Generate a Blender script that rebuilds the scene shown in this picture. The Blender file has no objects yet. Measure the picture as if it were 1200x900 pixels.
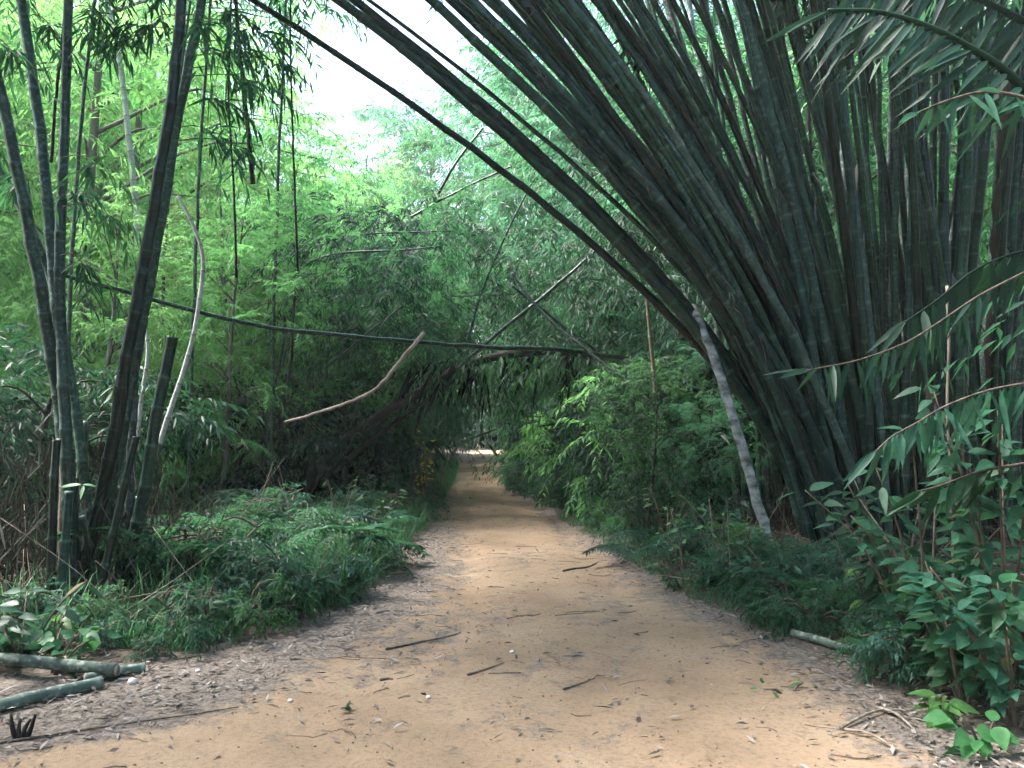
import bpy, math
import numpy as np
from math import radians, sin, cos, pi

R = np.random.default_rng(11)
sc = bpy.context.scene
COL = sc.collection
Z = np.array([0.0, 0.0, 1.0])

# ------------------------------------------------------------------ camera geometry
F, CX, CY, HOR = 900.0, 600.0, 450.0, 505.0          # measured on the 1200x900 photograph
CAM = np.array([0.0, 0.0, 1.5])
PITCH = math.atan((HOR - CY) / F)


def ray(px, py):
    x, u = (px - CX) / F, (CY - py) / F
    return np.array([x, cos(PITCH) - u * sin(PITCH), sin(PITCH) + u * cos(PITCH)])


def at(px, py, Y):
    d = ray(px, py)
    return CAM + d * (Y / d[1])


def proj(p):
    d = np.asarray(p, float) - CAM
    f = d[1] * cos(PITCH) + d[2] * sin(PITCH)
    u = -d[1] * sin(PITCH) + d[2] * cos(PITCH)
    return CX + F * d[0] / f, CY - F * u / f


# ------------------------------------------------------------------ noise and ground
_lat = np.random.default_rng(3).random((256, 256))


def vnoise(x, y):
    x = np.asarray(x, float); y = np.asarray(y, float)
    xi = np.floor(x).astype(int); yi = np.floor(y).astype(int)
    fx = x - xi; fy = y - yi
    fx = fx * fx * (3 - 2 * fx); fy = fy * fy * (3 - 2 * fy)
    a = _lat[xi % 256, yi % 256]; b = _lat[(xi + 1) % 256, yi % 256]
    c = _lat[xi % 256, (yi + 1) % 256]; d = _lat[(xi + 1) % 256, (yi + 1) % 256]
    return (a * (1 - fx) + b * fx) * (1 - fy) + (c * (1 - fx) + d * fx) * fy


def fbm(x, y, o=4):
    s = 0; a = .5
    for _ in range(o):
        s = s + a * vnoise(x, y); x = x * 2.03 + 7.1; y = y * 2.03 + 3.7; a *= .5
    return s


def g0(px, py):
    d = ray(px, py)
    return CAM + d * (-1.5 / d[2])


def edge(pts):
    w = sorted([(g0(*p)[1], g0(*p)[0]) for p in pts])
    return np.array([a for a, b in w]), np.array([b for a, b in w])


_LV = edge([(-160, 830), (0, 800), (180, 772), (300, 742), (420, 700), (450, 655), (508, 612), (498, 600), (525, 560), (532, 540)])
_LD = edge([(-100, 900), (60, 872), (200, 852), (330, 805), (430, 752), (520, 700), (538, 640), (522, 600), (530, 560), (534, 540)])
_RV = edge([(1330, 890), (1130, 850), (1010, 800), (905, 745), (800, 700), (720, 650), (640, 600), (592, 570), (590, 540)])
_RD = edge([(1080, 895), (960, 800), (850, 735), (775, 700), (700, 650), (632, 600), (590, 570), (588, 540)])


def ev(e, y):
    return np.interp(y, e[0], e[1])


def bump(x, y):
    return (fbm(x * .9 + 40, y * .9 + 11, 3) - .45) * .10 + (fbm(x * 4 + 5, y * 4, 3) - .45) * .035


def gz(x, y):
    """terrain height"""
    x = np.asarray(x, float); y = np.asarray(y, float)
    l = ev(_LV, y); r = ev(_RV, y)
    dl = np.clip(l - x, 0, None); dr = np.clip(x - r, 0, None)
    near = np.clip((y - 1.5) / 2, 0, 1)
    bank = (np.minimum(dl, 3) * .085 + np.minimum(dr, 3) * .11) * near
    out = np.clip((dl + dr) / .8, 0, 1)
    c_ = x - (l * .5 + r * .5) - .25
    rut = -.035 * (np.exp(-((c_ - .72) / .17) ** 2) + np.exp(-((c_ + .72) / .17) ** 2)) * (.6 + .8 * fbm(y * .9, c_ * 0 + 2, 2)) * np.clip((40 - y) / 30, 0, 1)
    return bank + rut + bump(x, y) * (.22 + 1.1 * out) - .015 + .05 * out * (fbm(x * 1.7, y * 1.7, 3) - .4)


def gp(px, py):
    p = g0(px, py)
    d = ray(px, py)
    for _ in range(6):
        z = float(gz(p[0], p[1]))
        p = CAM + d * ((z - 1.5) / d[2])
    return p


def ground(x, y):
    return np.array([x, y, float(gz(x, y))])


# ------------------------------------------------------------------ mesh helpers
class MB:
    def __init__(s):
        s.V = []; s.F3 = []; s.F4 = []; s.T = []; s.n = 0

    def add(s, V, F, t=0.5):
        V = np.asarray(V, np.float32).reshape(-1, 3)
        F = np.asarray(F, np.int64)
        (s.F3 if F.shape[1] == 3 else s.F4).append(F + s.n)
        s.V.append(V)
        t = np.asarray(t, np.float32)
        s.T.append(np.full(len(V), float(t), np.float32) if t.ndim == 0 else t)
        s.n += len(V)
        return s

    def mesh(s, name, mat, base=(0, 0, 0), smooth=True):
        V = np.concatenate(s.V) - np.asarray(base, np.float32)
        f3 = np.concatenate(s.F3) if s.F3 else np.zeros((0, 3), np.int64)
        f4 = np.concatenate(s.F4) if s.F4 else np.zeros((0, 4), np.int64)
        me = bpy.data.meshes.new(name)
        me.vertices.add(len(V)); me.vertices.foreach_set('co', V.astype(np.float32).ravel())
        li = np.concatenate([f3.ravel(), f4.ravel()]).astype(np.int32)
        me.loops.add(len(li)); me.loops.foreach_set('vertex_index', li)
        st = np.concatenate([np.arange(len(f3)) * 3, len(f3) * 3 + np.arange(len(f4)) * 4]).astype(np.int32)
        me.polygons.add(len(st)); me.polygons.foreach_set('loop_start', st)
        if smooth:
            me.polygons.foreach_set('use_smooth', np.ones(len(st), bool))
        me.update(calc_edges=True)
        a = me.attributes.new('tint', 'FLOAT', 'POINT')
        a.data.foreach_set('value', np.concatenate(s.T).astype(np.float32))
        if mat is not None:
            me.materials.append(mat)
        return me

    def build(s, name, mat, parent=None, base=(0, 0, 0), smooth=True):
        o = bpy.data.objects.new(name, s.mesh(name, mat, base, smooth))
        COL.objects.link(o)
        if parent is not None:
            o.parent = parent
        else:
            o.location = base
        return o


def tag(o, label=None, cat=None, group=None, kind=None):
    if label: o['label'] = label
    if cat: o['category'] = cat
    if group: o['group'] = group
    if kind: o['kind'] = kind
    return o


def thing(name, label, cat, base, group=None):
    o = bpy.data.objects.new(name, None); COL.objects.link(o)
    o.location = base; o.empty_display_size = .2
    return tag(o, label, cat, group)


def put(mesh, name, parent, loc=(0, 0, 0), rot=(0, 0, 0), scale=(1, 1, 1)):
    o = bpy.data.objects.new(name, mesh); COL.objects.link(o)
    o.parent = parent; o.location = loc; o.rotation_euler = rot
    o.scale = (scale,) * 3 if np.isscalar(scale) else scale
    return o


def nrm(v):
    v = np.asarray(v, float)
    return v / np.maximum(np.linalg.norm(v, axis=-1, keepdims=True), 1e-9)


def spline(P, n):
    """Catmull-Rom through P (k x d), n samples evenly spaced by arc length"""
    P = np.asarray(P, float)
    if len(P) == 2:
        return P[0] + (P[1] - P[0]) * np.linspace(0, 1, n)[:, None]
    A = np.vstack([2 * P[0] - P[1], P, 2 * P[-1] - P[-2]])
    out = []
    for i in range(1, len(A) - 2):
        t = np.linspace(0, 1, 24, endpoint=False)[:, None]
        a, b, c, d = A[i - 1], A[i], A[i + 1], A[i + 2]
        out.append(.5 * (2 * b + (c - a) * t + (2 * a - 5 * b + 4 * c - d) * t ** 2 + (3 * b - a - 3 * c + d) * t ** 3))
    out = np.vstack(out + [A[-2][None]])
    s = np.concatenate([[0], np.cumsum(np.linalg.norm(np.diff(out[:, :3], axis=0), axis=1))])
    q = np.linspace(0, s[-1], n)
    return np.stack([np.interp(q, s, out[:, k]) for k in range(out.shape[1])], 1)


def tube(mb, P, r, sides=8, tint=None, cap=True):
    """tube along points P with radii r; tint defaults to metres along the tube"""
    P = np.asarray(P, float); n = len(P)
    r = np.full(n, r, float) if np.isscalar(r) else np.asarray(r, float)
    T = nrm(np.gradient(P, axis=0))
    a = np.cross(T[0], Z if abs(T[0][2]) < .9 else np.array([1., 0, 0])); a = a / np.linalg.norm(a)
    N = np.zeros_like(P)
    for i in range(n):
        a = a - T[i] * a.dot(T[i]); a = a / max(np.linalg.norm(a), 1e-9); N[i] = a
    B = np.cross(T, N)
    th = np.linspace(0, 2 * pi, sides, endpoint=False)
    V = P[:, None] + r[:, None, None] * (np.cos(th)[None, :, None] * N[:, None] + np.sin(th)[None, :, None] * B[:, None])
    i = np.arange(n - 1)[:, None] * sides; j = np.arange(sides)[None]; k = (j + 1) % sides
    Fq = np.stack([i + j, i + k, i + sides + k, i + sides + j], -1).reshape(-1, 4)
    al = np.concatenate([[0], np.cumsum(np.linalg.norm(np.diff(P, axis=0), axis=1))]) if tint is None else np.full(n, float(tint))
    Vv = V.reshape(-1, 3); tt = np.repeat(al, sides)
    if cap:
        Vv = np.vstack([Vv, P[:1], P[-1:]]); tt = np.concatenate([tt, al[:1], al[-1:]])
        m = n * sides
        j = np.arange(sides); k = (j + 1) % sides
        F3 = np.vstack([np.stack([np.full(sides, m), k, j], 1), np.stack([np.full(sides, m + 1), m - sides + j, m - sides + k], 1)])
        base = mb.n
        mb.add(Vv, Fq, tt)
        mb.F3.append(F3 + base)
    else:
        mb.add(Vv, Fq, tt)


def culm_mesh(mb, P, r0, r1, node=.34, sides=9, wob=.006):
    """bamboo stem: swollen nodes, tint = metres along the stem / internode length"""
    L = np.linalg.norm(np.diff(np.asarray(P)[:, :3], axis=0), axis=1).sum()
    n = max(2, int(L / node))
    q = []
    for i in range(n):
        q += [i + .0, i + .06, i + .14, i + .55, i + .93]
    q = np.array(q + [n], float) + 0.
    jn = np.concatenate([[0], R.uniform(-.22, .22, n - 1), [0]]); q = (q + np.interp(q, np.arange(n + 1), jn)) / n
    C = spline(P, 140)
    u = np.linspace(0, 1, 140)
    C = np.stack([np.interp(q, u, C[:, k]) for k in range(3)], 1)
    kink = R.normal(0, wob, (n + 1, 3))
    C = C + np.stack([np.interp(q * n, np.arange(n + 1), kink[:, k]) for k in range(3)], 1)
    rad = r0 + (r1 - r0) * q
    qi = np.concatenate([(np.arange(n)[:, None] + np.array([0, .06, .14, .55, .93])).ravel(), [n]])
    ph = np.round(qi % 1, 3)
    rad = rad * np.where(ph < .01, 1.13, np.where(ph < .07, 1.04, np.where(ph < .2, .97, 1.0)))
    m0 = mb.n
    tube(mb, C, rad, sides)
    mb.T[-1] = np.concatenate([np.repeat(qi, sides), [0, n]]).astype(np.float32)
    return C, rad


def leaves(mb, P, D, L, W, N=None, K=1, droop=.1, fold=.25, tint=None):
    """lanceolate leaves: K=1 two triangles, K>=3 curved folded strips"""
    n = len(P)
    if n == 0: return
    P = np.asarray(P, float); D = nrm(D); L = np.broadcast_to(L, n).astype(float); W = np.broadcast_to(W, n).astype(float)
    if N is None: N = np.tile(Z, (n, 1)) + R.normal(0, .45, (n, 3))
    S = np.cross(D, N); S = nrm(S + 1e-6); Nn = nrm(np.cross(S, D))
    if tint is None: tint = R.random(n)
    tint = np.broadcast_to(tint, n)
    c = lambda t: P + D * (L * t)[:, None] - Z * (droop * L * t * t)[:, None]
    if K == 1:
        m = c(.42); w = (W * .5)[:, None]
        V = np.stack([P, m + S * w + Nn * w * fold, m - S * w + Nn * w * fold, c(1.)], 1)
        i = np.arange(n)[:, None] * 4
        Fq = np.concatenate([i + np.array([[0, 1, 3]]), i + np.array([[0, 3, 2]])])
        mb.add(V.reshape(-1, 3), Fq, np.repeat(tint, 4))
        return
    ts = [.14, .42, .74] if K == 3 else [.05, .18, .38, .62, .84]
    ws = [.62, 1., .62] if K == 3 else [.35, .85, 1., .72, .32]
    rows = [P[:, None]]
    for t, wv in zip(ts, ws):
        m = c(t); w = (W * .5 * wv)[:, None]
        rows.append(np.stack([m + S * w + Nn * w * fold, m, m - S * w + Nn * w * fold], 1))
    rows.append(c(1.)[:, None])
    V = np.concatenate(rows, 1); k = V.shape[1]
    i = np.arange(n)[:, None] * k
    F3 = [[0, 1, 2], [0, 2, 3], [k - 1, k - 3, k - 4], [k - 1, k - 2, k - 3]]
    F4 = []
    for a in range(len(ts) - 1):
        b = 1 + 3 * a
        F4 += [[b, b + 3, b + 4, b + 1], [b + 1, b + 4, b + 5, b + 2]]
    base = mb.n
    mb.add(V.reshape(-1, 3), np.concatenate([i + np.array([f]) for f in F3]), np.repeat(tint, k))
    mb.F4.append(np.concatenate([i + np.array([f]) for f in F4]) + base)


def sprays(mb, O, D, LS, m, leafL, leafW, droop=.35, ldroop=.35, K=1, spread=.8, flat=.6, tint0=None, jit=.25):
    """leafy twigs: n twigs each carrying m leaves on alternating sides"""
    n = len(O); D = nrm(D); LS = np.broadcast_to(LS, n).astype(float)
    s = np.linspace(.12, 1, m)
    s = s[None] + R.uniform(-.03, .03, (n, m))
    P = O[:, None] + D[:, None] * (LS[:, None] * s)[..., None] - Z * (droop * LS[:, None] * s * s)[..., None]
    T = nrm(D[:, None] - Z * (2 * droop * s)[..., None])
    side = np.cross(T, Z); side = nrm(side + 1e-5)
    sg = np.where(np.arange(m) % 2 == 0, 1., -1.)[None, :, None] * np.ones((n, 1, 1))
    sg[:, -1] *= .15
    LD = T * (1 - spread * .45) + side * sg * spread - Z * ldroop + R.normal(0, jit, (n, m, 3))
    Nn = np.tile(Z, (n, m, 1)) * flat + R.normal(0, .35, (n, m, 3)) + T * .2
    lL = leafL * R.uniform(.65, 1.25, (n, m)) * (1 - .25 * np.abs(s - .5))
    t = R.random((n, m)) * .6 + (R.random(n) * .4 if tint0 is None else tint0)[:, None]
    leaves(mb, P.reshape(-1, 3), LD.reshape(-1, 3), lL.ravel(), (leafW * R.uniform(.8, 1.2, (n, m))).ravel(), Nn.reshape(-1, 3), K, .25, .25, t.ravel())


def rdir(n, flat=1.0):
    v = R.normal(0, 1, (n, 3)); v[:, 2] *= flat
    return nrm(v)


# ------------------------------------------------------------------ materials
def newmat(name):
    m = bpy.data.materials.new(name); m.use_nodes = True
    nt = m.node_tree; nt.nodes.clear()
    return m, nt, nt.nodes.new, nt.links.new


def ramp(N, stops):
    r = N('ShaderNodeValToRGB')
    e = r.color_ramp.elements
    while len(e) < len(stops): e.new(.5)
    for k, (p, c) in zip(e, stops):
        k.position = p; k.color = (*c, 1)
    return r


def leaf_mat(name, dark, light, trans, tfac=.42, rough=.5, dead=None, spec=.2, var=.35, mottle=0):
    m, nt, N, L = newmat(name)
    at_ = N('ShaderNodeAttribute'); at_.attribute_name = 'tint'
    stops = [(0, dark), (.92, light)]
    if dead: stops += [(.965, light), (.985, dead)]
    rp = ramp(N, stops); L(at_.outputs['Fac'], rp.inputs[0])
    if mottle:
        tc = N('ShaderNodeTexCoord'); nz = N('ShaderNodeTexNoise'); nz.inputs['Scale'].default_value = 28; nz.inputs['Detail'].default_value = 5; L(tc.outputs['Object'], nz.inputs['Vector'])
        cr = ramp(N, [(.32, (1 - mottle,) * 3), (.55, (1, 1, 1)), (.66, (1.1, 1.1, 1)), (.74, (1.9, 1.25, .6))]); L(nz.outputs[0], cr.inputs[0])
        mxx = N('ShaderNodeMix'); mxx.data_type = 'RGBA'; mxx.blend_type = 'MULTIPLY'; mxx.inputs[0].default_value = 1
        L(rp.outputs[0], mxx.inputs[6]); L(cr.outputs[0], mxx.inputs[7])
        class rp: outputs = [mxx.outputs[2]]
    oi = N('ShaderNodeObjectInfo')
    mr = N('ShaderNodeMapRange'); mr.inputs[3].default_value = 1 - var; mr.inputs[4].default_value = 1 + var
    L(oi.outputs['Random'], mr.inputs[0])
    hv = N('ShaderNodeHueSaturation'); L(rp.outputs[0], hv.inputs['Color']); L(mr.outputs[0], hv.inputs['Value'])
    mh = N('ShaderNodeMapRange'); mh.inputs[3].default_value = .47; mh.inputs[4].default_value = .53
    mm = N('ShaderNodeMath'); mm.operation = 'FRACT'
    mx = N('ShaderNodeMath'); mx.operation = 'MULTIPLY'; mx.inputs[1].default_value = 7.3
    L(oi.outputs['Random'], mx.inputs[0]); L(mx.outputs[0], mm.inputs[0]); L(mm.outputs[0], mh.inputs[0]); L(mh.outputs[0], hv.inputs['Hue'])
    p = N('ShaderNodeBsdfPrincipled'); p.inputs['Roughness'].default_value = rough
    p.inputs['Specular IOR Level'].default_value = spec
    L(hv.outputs[0], p.inputs['Base Color'])
    t = N('ShaderNodeBsdfTranslucent')
    h2 = N('ShaderNodeHueSaturation'); h2.inputs['Color'].default_value = (*trans, 1)
    L(mh.outputs[0], h2.inputs['Hue']); L(mr.outputs[0], h2.inputs['Value']); L(h2.outputs[0], t.inputs['Color'])
    x = N('ShaderNodeMixShader'); x.inputs[0].default_value = tfac
    L(p.outputs[0], x.inputs[1]); L(t.outputs[0], x.inputs[2])
    o = N('ShaderNodeOutputMaterial'); L(x.outputs[0], o.inputs[0])
    return m


def culm_mat(name, dark, light, ring, rough=.5, var=.45, lichen=.35, lcol=(.25, .28, .25)):
    m, nt, N, L = newmat(name)
    at_ = N('ShaderNodeAttribute'); at_.attribute_name = 'tint'
    fr = N('ShaderNodeMath'); fr.operation = 'FRACT'; L(at_.outputs['Fac'], fr.inputs[0])
    rr = ramp(N, [(0, (1, 1, 1)), (.03, (.9, .9, .9)), (.06, (0, 0, 0)), (.95, (0, 0, 0)), (.985, (.5, .5, .5))]); L(fr.outputs[0], rr.inputs[0])
    tc = N('ShaderNodeTexCoord')
    mp = N('ShaderNodeMapping'); mp.inputs['Scale'].default_value = (9, 9, 2.2); L(tc.outputs['Object'], mp.inputs[0])
    oi = N('ShaderNodeObjectInfo')
    n1 = N('ShaderNodeTexNoise'); n1.inputs['Scale'].default_value = 1.0; n1.inputs['Detail'].default_value = 6; L(mp.outputs[0], n1.inputs['Vector'])
    n2 = N('ShaderNodeTexNoise'); n2.inputs['Scale'].default_value = 26; n2.inputs['Detail'].default_value = 4; L(tc.outputs['Object'], n2.inputs['Vector'])
    c1 = ramp(N, [(.3, dark), (.72, light)]); L(n1.outputs[0], c1.inputs[0])
    lm = ramp(N, [(.52, (0, 0, 0)), (.66, (lichen,) * 3)]); L(n2.outputs[0], lm.inputs[0])
    m1 = N('ShaderNodeMix'); m1.data_type = 'RGBA'; L(lm.outputs[0], m1.inputs[0]); L(c1.outputs[0], m1.inputs[6]); m1.inputs[7].default_value = (*lcol, 1)
    m2 = N('ShaderNodeMix'); m2.data_type = 'RGBA'; L(rr.outputs[0], m2.inputs[0]); L(m1.outputs[2], m2.inputs[6]); m2.inputs[7].default_value = (*ring, 1)
    mr = N('ShaderNodeMapRange'); mr.inputs[3].default_value = 1 - var; mr.inputs[4].default_value = 1 + var
    L(oi.outputs['Random'], mr.inputs[0])
    hv = N('ShaderNodeHueSaturation'); L(m2.outputs[2], hv.inputs['Color']); L(mr.outputs[0], hv.inputs['Value'])
    hf = N('ShaderNodeMath'); hf.operation = 'MULTIPLY'; hf.inputs[1].default_value = 11.7; L(oi.outputs['Random'], hf.inputs[0])
    hg = N('ShaderNodeMath'); hg.operation = 'FRACT'; L(hf.outputs[0], hg.inputs[0])
    hr = N('ShaderNodeMapRange'); hr.inputs[3].default_value = .45; hr.inputs[4].default_value = .53; L(hg.outputs[0], hr.inputs[0]); L(hr.outputs[0], hv.inputs['Hue'])
    p = N('ShaderNodeBsdfPrincipled'); p.inputs['Roughness'].default_value = rough; p.inputs['Specular IOR Level'].default_value = .32
    L(hv.outputs[0], p.inputs['Base Color'])
    b = N('ShaderNodeBump'); b.inputs['Strength'].default_value = .35; b.inputs['Distance'].default_value = .01
    L(n2.outputs[0], b.inputs['Height']); L(b.outputs[0], p.inputs['Normal'])
    o = N('ShaderNodeOutputMaterial'); L(p.outputs[0], o.inputs[0])
    return m


def bark_mat(name, a, b_, scale=8, rough=.85, stretch=.25, bump=.6):
    m, nt, N, L = newmat(name)
    tc = N('ShaderNodeTexCoord'); mp = N('ShaderNodeMapping'); mp.inputs['Scale'].default_value = (scale, scale, scale * stretch)
    L(tc.outputs['Object'], mp.inputs[0])
    n = N('ShaderNodeTexNoise'); n.inputs['Scale'].default_value = 1; n.inputs['Detail'].default_value = 7; L(mp.outputs[0], n.inputs['Vector'])
    c = ramp(N, [(.32, a), (.68, b_)]); L(n.outputs[0], c.inputs[0])
    p = N('ShaderNodeBsdfPrincipled'); p.inputs['Roughness'].default_value = rough; p.inputs['Specular IOR Level'].default_value = .2
    L(c.outputs[0], p.inputs['Base Color'])
    bp = N('ShaderNodeBump'); bp.inputs['Strength'].default_value = bump; bp.inputs['Distance'].default_value = .02
    L(n.outputs[0], bp.inputs['Height']); L(bp.outputs[0], p.inputs['Normal'])
    o = N('ShaderNodeOutputMaterial'); L(p.outputs[0], o.inputs[0])
    return m


M = {}
M['leaf_sun'] = leaf_mat('sunlit_tone_leaf', (.03, .10, .035), (.10, .23, .085), (.22, .52, .16), .52, dead=(.25, .21, .06))  # lit copy: brightness of the sunlit woods put into colour and translucence
M['leaf_mid'] = leaf_mat('half_shade_tone_leaf', (.013, .052, .028), (.036, .10, .056), (.065, .22, .08), .42)  # shaded copy of the leaf, darkened to deepen the shade
M['leaf_dark'] = leaf_mat('shade_tone_leaf', (.007, .028, .018), (.02, .06, .038), (.03, .10, .045), .33)  # darkest copy of the leaf, deep shade put into its colour
M['leaf_teal'] = leaf_mat('blue_green_leaf', (.014, .052, .035), (.04, .105, .072), (.045, .15, .07), .33, .42, mottle=.3)
M['leaf_near'] = leaf_mat('broad_leaf', (.014, .062, .034), (.048, .138, .075), (.06, .2, .07), .38, .45, dead=(.16, .12, .045), mottle=.45)
M['leaf_bright'] = leaf_mat('young_leaf', (.045, .15, .045), (.085, .215, .07), (.10, .30, .06), .4, .45, mottle=.3)
M['leaf_yellow'] = leaf_mat('yellow_leaf', (.35, .32, .03), (.5, .45, .06), (.5, .45, .05), .4, .5)
M['leaf_dead'] = leaf_mat('dry_leaf', (.018, .02, .016), (.05, .052, .042), (.03, .032, .024), .2, .7, spec=.1)
M['leaf_black'] = leaf_mat('silhouette_withered_leaf', (.004, .005, .005), (.013, .015, .014), (.006, .006, .005), .1, .9, spec=0)  # withered leaves with a silhouette's blackness put into the colour
M['grass'] = leaf_mat('grass_blade', (.045, .13, .045), (.09, .20, .075), (.10, .26, .07), .38, .5, dead=(.3, .25, .13))
M['grass_dark'] = leaf_mat('shade_tone_grass', (.03, .085, .035), (.065, .14, .06), (.07, .18, .06), .36, .5, dead=(.25, .2, .12))  # darker copy of the grass blades, shade put into the colour
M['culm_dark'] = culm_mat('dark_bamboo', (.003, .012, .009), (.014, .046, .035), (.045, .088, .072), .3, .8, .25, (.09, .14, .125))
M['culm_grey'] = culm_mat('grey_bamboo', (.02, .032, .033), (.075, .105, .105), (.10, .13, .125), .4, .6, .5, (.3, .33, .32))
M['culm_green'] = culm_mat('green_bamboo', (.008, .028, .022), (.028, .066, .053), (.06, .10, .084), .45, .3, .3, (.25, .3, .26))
M['culm_log'] = culm_mat('cut_bamboo', (.03, .05, .04), (.11, .15, .12), (.10, .12, .10), .85, .3, .9, (.24, .26, .23))
M['culm_mid'] = culm_mat('weathered_bamboo', (.014, .030, .025), (.05, .092, .075), (.09, .13, .11), .36, .6, .4, (.15, .19, .178))
M['culm_pale'] = culm_mat('pale_bamboo', (.28, .28, .25), (.5, .5, .46), (.2, .2, .17), .6, .2, .6, (.62, .62, .6))
M['culm_dry'] = culm_mat('dry_bamboo', (.10, .075, .055), (.22, .17, .13), (.3, .25, .2), .7, .3, .3, (.35, .3, .26))
M['bark'] = bark_mat('dark_bark', (.009, .008, .007), (.032, .028, .025))
M['bark_grey'] = bark_mat('grey_bark', (.07, .06, .055), (.2, .17, .155))
M['bark_pale'] = bark_mat('pale_bark', (.14, .10, .085), (.40, .32, .28), 9)
M['blotchy'] = bark_mat('blotchy_pale_bark', (.05, .058, .055), (.36, .37, .365), 9, .8, 1.6, .5)
M['sheath'] = bark_mat('papery_sheath', (.16, .15, .14), (.42, .40, .38), 14, .8, .15)
M['litter'] = leaf_mat('fallen_leaf', (.055, .044, .04), (.30, .265, .25), (.08, .06, .05), .1, .75, spec=.15, var=0)
M['grit'] = leaf_mat('grit', (.12, .085, .06), (.42, .32, .25), (.1, .08, .06), .02, .9, spec=.1, var=0)
M['twig'] = bark_mat('dry_twig', (.05, .04, .032), (.17, .135, .11), 20)
M['stick'] = bark_mat('pale_stick', (.13, .105, .085), (.36, .295, .24), 18)
M['stone'] = bark_mat('pale_stone', (.45, .43, .4), (.75, .73, .7), 20, .8, 1)


def ground_mat():
    m, nt, N, L = newmat('earth')
    tc = N('ShaderNodeTexCoord')
    at_ = N('ShaderNodeAttribute'); at_.attribute_name = 'tint'       # 0 trodden sandy dirt .. 1 leaf-litter soil

    def noise(s, d=6, r=.6):
        n = N('ShaderNodeTexNoise'); n.inputs['Scale'].default_value = s; n.inputs['Detail'].default_value = d
        n.inputs['Roughness'].default_value = r; L(tc.outputs['Object'], n.inputs['Vector']); return n
    nb, nm, nf, ng = noise(.8), noise(5, 8, .65), noise(38, 6, .7), noise(150, 3)
    dirt = ramp(N, [(.25, (.18, .127, .085)), (.5, (.287, .203, .135)), (.78, (.375, .28, .192))]); L(nb.outputs[0], dirt.inputs[0])
    fine = ramp(N, [(.3, (.60, .58, .56)), (.5, (1, 1, 1)), (.75, (1.15, 1.13, 1.1))]); L(nf.outputs[0], fine.inputs[0])
    md = N('ShaderNodeMix'); md.data_type = 'RGBA'; md.blend_type = 'MULTIPLY'; md.inputs[0].default_value = .8
    L(dirt.outputs[0], md.inputs[6]); L(fine.outputs[0], md.inputs[7])
    lit = ramp(N, [(.28, (.042, .035, .029)), (.45, (.12, .099, .084)), (.6, (.205, .174, .15)), (.78, (.34, .295, .262))]); L(nf.outputs[0], lit.inputs[0])
    # ragged border between the two
    a1 = N('ShaderNodeMath'); a1.operation = 'SUBTRACT'; L(nm.outputs[0], a1.inputs[0]); a1.inputs[1].default_value = .5
    a2 = N('ShaderNodeMath'); a2.operation = 'MULTIPLY_ADD'; L(a1.outputs[0], a2.inputs[0]); a2.inputs[1].default_value = 2.3
    a3 = N('ShaderNodeMath'); a3.operation = 'MULTIPLY_ADD'; L(nb.outputs[0], a3.inputs[0]); a3.inputs[1].default_value = .9; a3.inputs[2].default_value = -.38
    a4 = N('ShaderNodeMath'); a4.operation = 'ADD'; L(a3.outputs[0], a4.inputs[0]); L(at_.outputs['Fac'], a4.inputs[1]); L(a4.outputs[0], a2.inputs[2])
    mk = ramp(N, [(.30, (0, 0, 0)), (.55, (.55, .55, .55)), (.85, (1, 1, 1))]); L(a2.outputs[0], mk.inputs[0])
    mx = N('ShaderNodeMix'); mx.data_type = 'RGBA'; L(mk.outputs[0], mx.inputs[0]); L(md.outputs[2], mx.inputs[6]); L(lit.outputs[0], mx.inputs[7])
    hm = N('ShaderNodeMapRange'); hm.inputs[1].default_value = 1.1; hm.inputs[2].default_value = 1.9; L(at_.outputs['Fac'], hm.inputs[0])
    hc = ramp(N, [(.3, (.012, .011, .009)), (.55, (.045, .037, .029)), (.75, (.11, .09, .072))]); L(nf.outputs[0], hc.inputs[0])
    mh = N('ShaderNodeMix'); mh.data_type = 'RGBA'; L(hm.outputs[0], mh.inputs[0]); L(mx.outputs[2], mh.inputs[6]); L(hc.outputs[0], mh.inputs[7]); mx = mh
    p = N('ShaderNodeBsdfPrincipled'); p.inputs['Roughness'].default_value = .92; p.inputs['Specular IOR Level'].default_value = .12
    L(mx.outputs[2], p.inputs['Base Color'])
    h = N('ShaderNodeMath'); h.operation = 'MULTIPLY_ADD'; L(nf.outputs[0], h.inputs[0]); h.inputs[1].default_value = .7; L(ng.outputs[0], h.inputs[2])
    b = N('ShaderNodeBump'); b.inputs['Strength'].default_value = .55; b.inputs['Distance'].default_value = .02
    L(h.outputs[0], b.inputs['Height']); L(b.outputs[0], p.inputs['Normal'])
    o = N('ShaderNodeOutputMaterial'); L(p.outputs[0], o.inputs[0])
    return m


M['earth'] = ground_mat()


# ------------------------------------------------------------------ the ground
def litter_mask(x, y):
    """0 on bare dirt, 1 under leaf litter (where leaves lie, measured from the photograph)"""
    l = ev(_LD, y); r = ev(_RD, y)
    w = np.clip(.35 + .05 * y, .4, .9)
    m = np.maximum(np.clip((l - x) / w + .5, 0, 1), np.clip((x - r) / w + .5, 0, 1))
    for (px, py, rx, ry, s) in [(545, 715, 95, 26, .62), (610, 655, 60, 14, .42), (660, 770, 120, 22, .45), (470, 745, 90, 30, .75), (600, 850, 150, 26, .34), (500, 640, 26, 16, .5), (950, 800, 80, 22, .5), (700, 720, 90, 20, .4), (760, 830, 120, 18, .33), (420, 850, 130, 18, .4), (590, 600, 50, 10, .3)]:
        c = g0(px, py); a = g0(px + rx, py)[0] - c[0]; b = abs(g0(px, py - ry)[1] - c[1])
        m = np.maximum(m, s * .72 * np.exp(-((x - c[0]) / a) ** 2 - ((y - c[1]) / b) ** 2))
    return m


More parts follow.
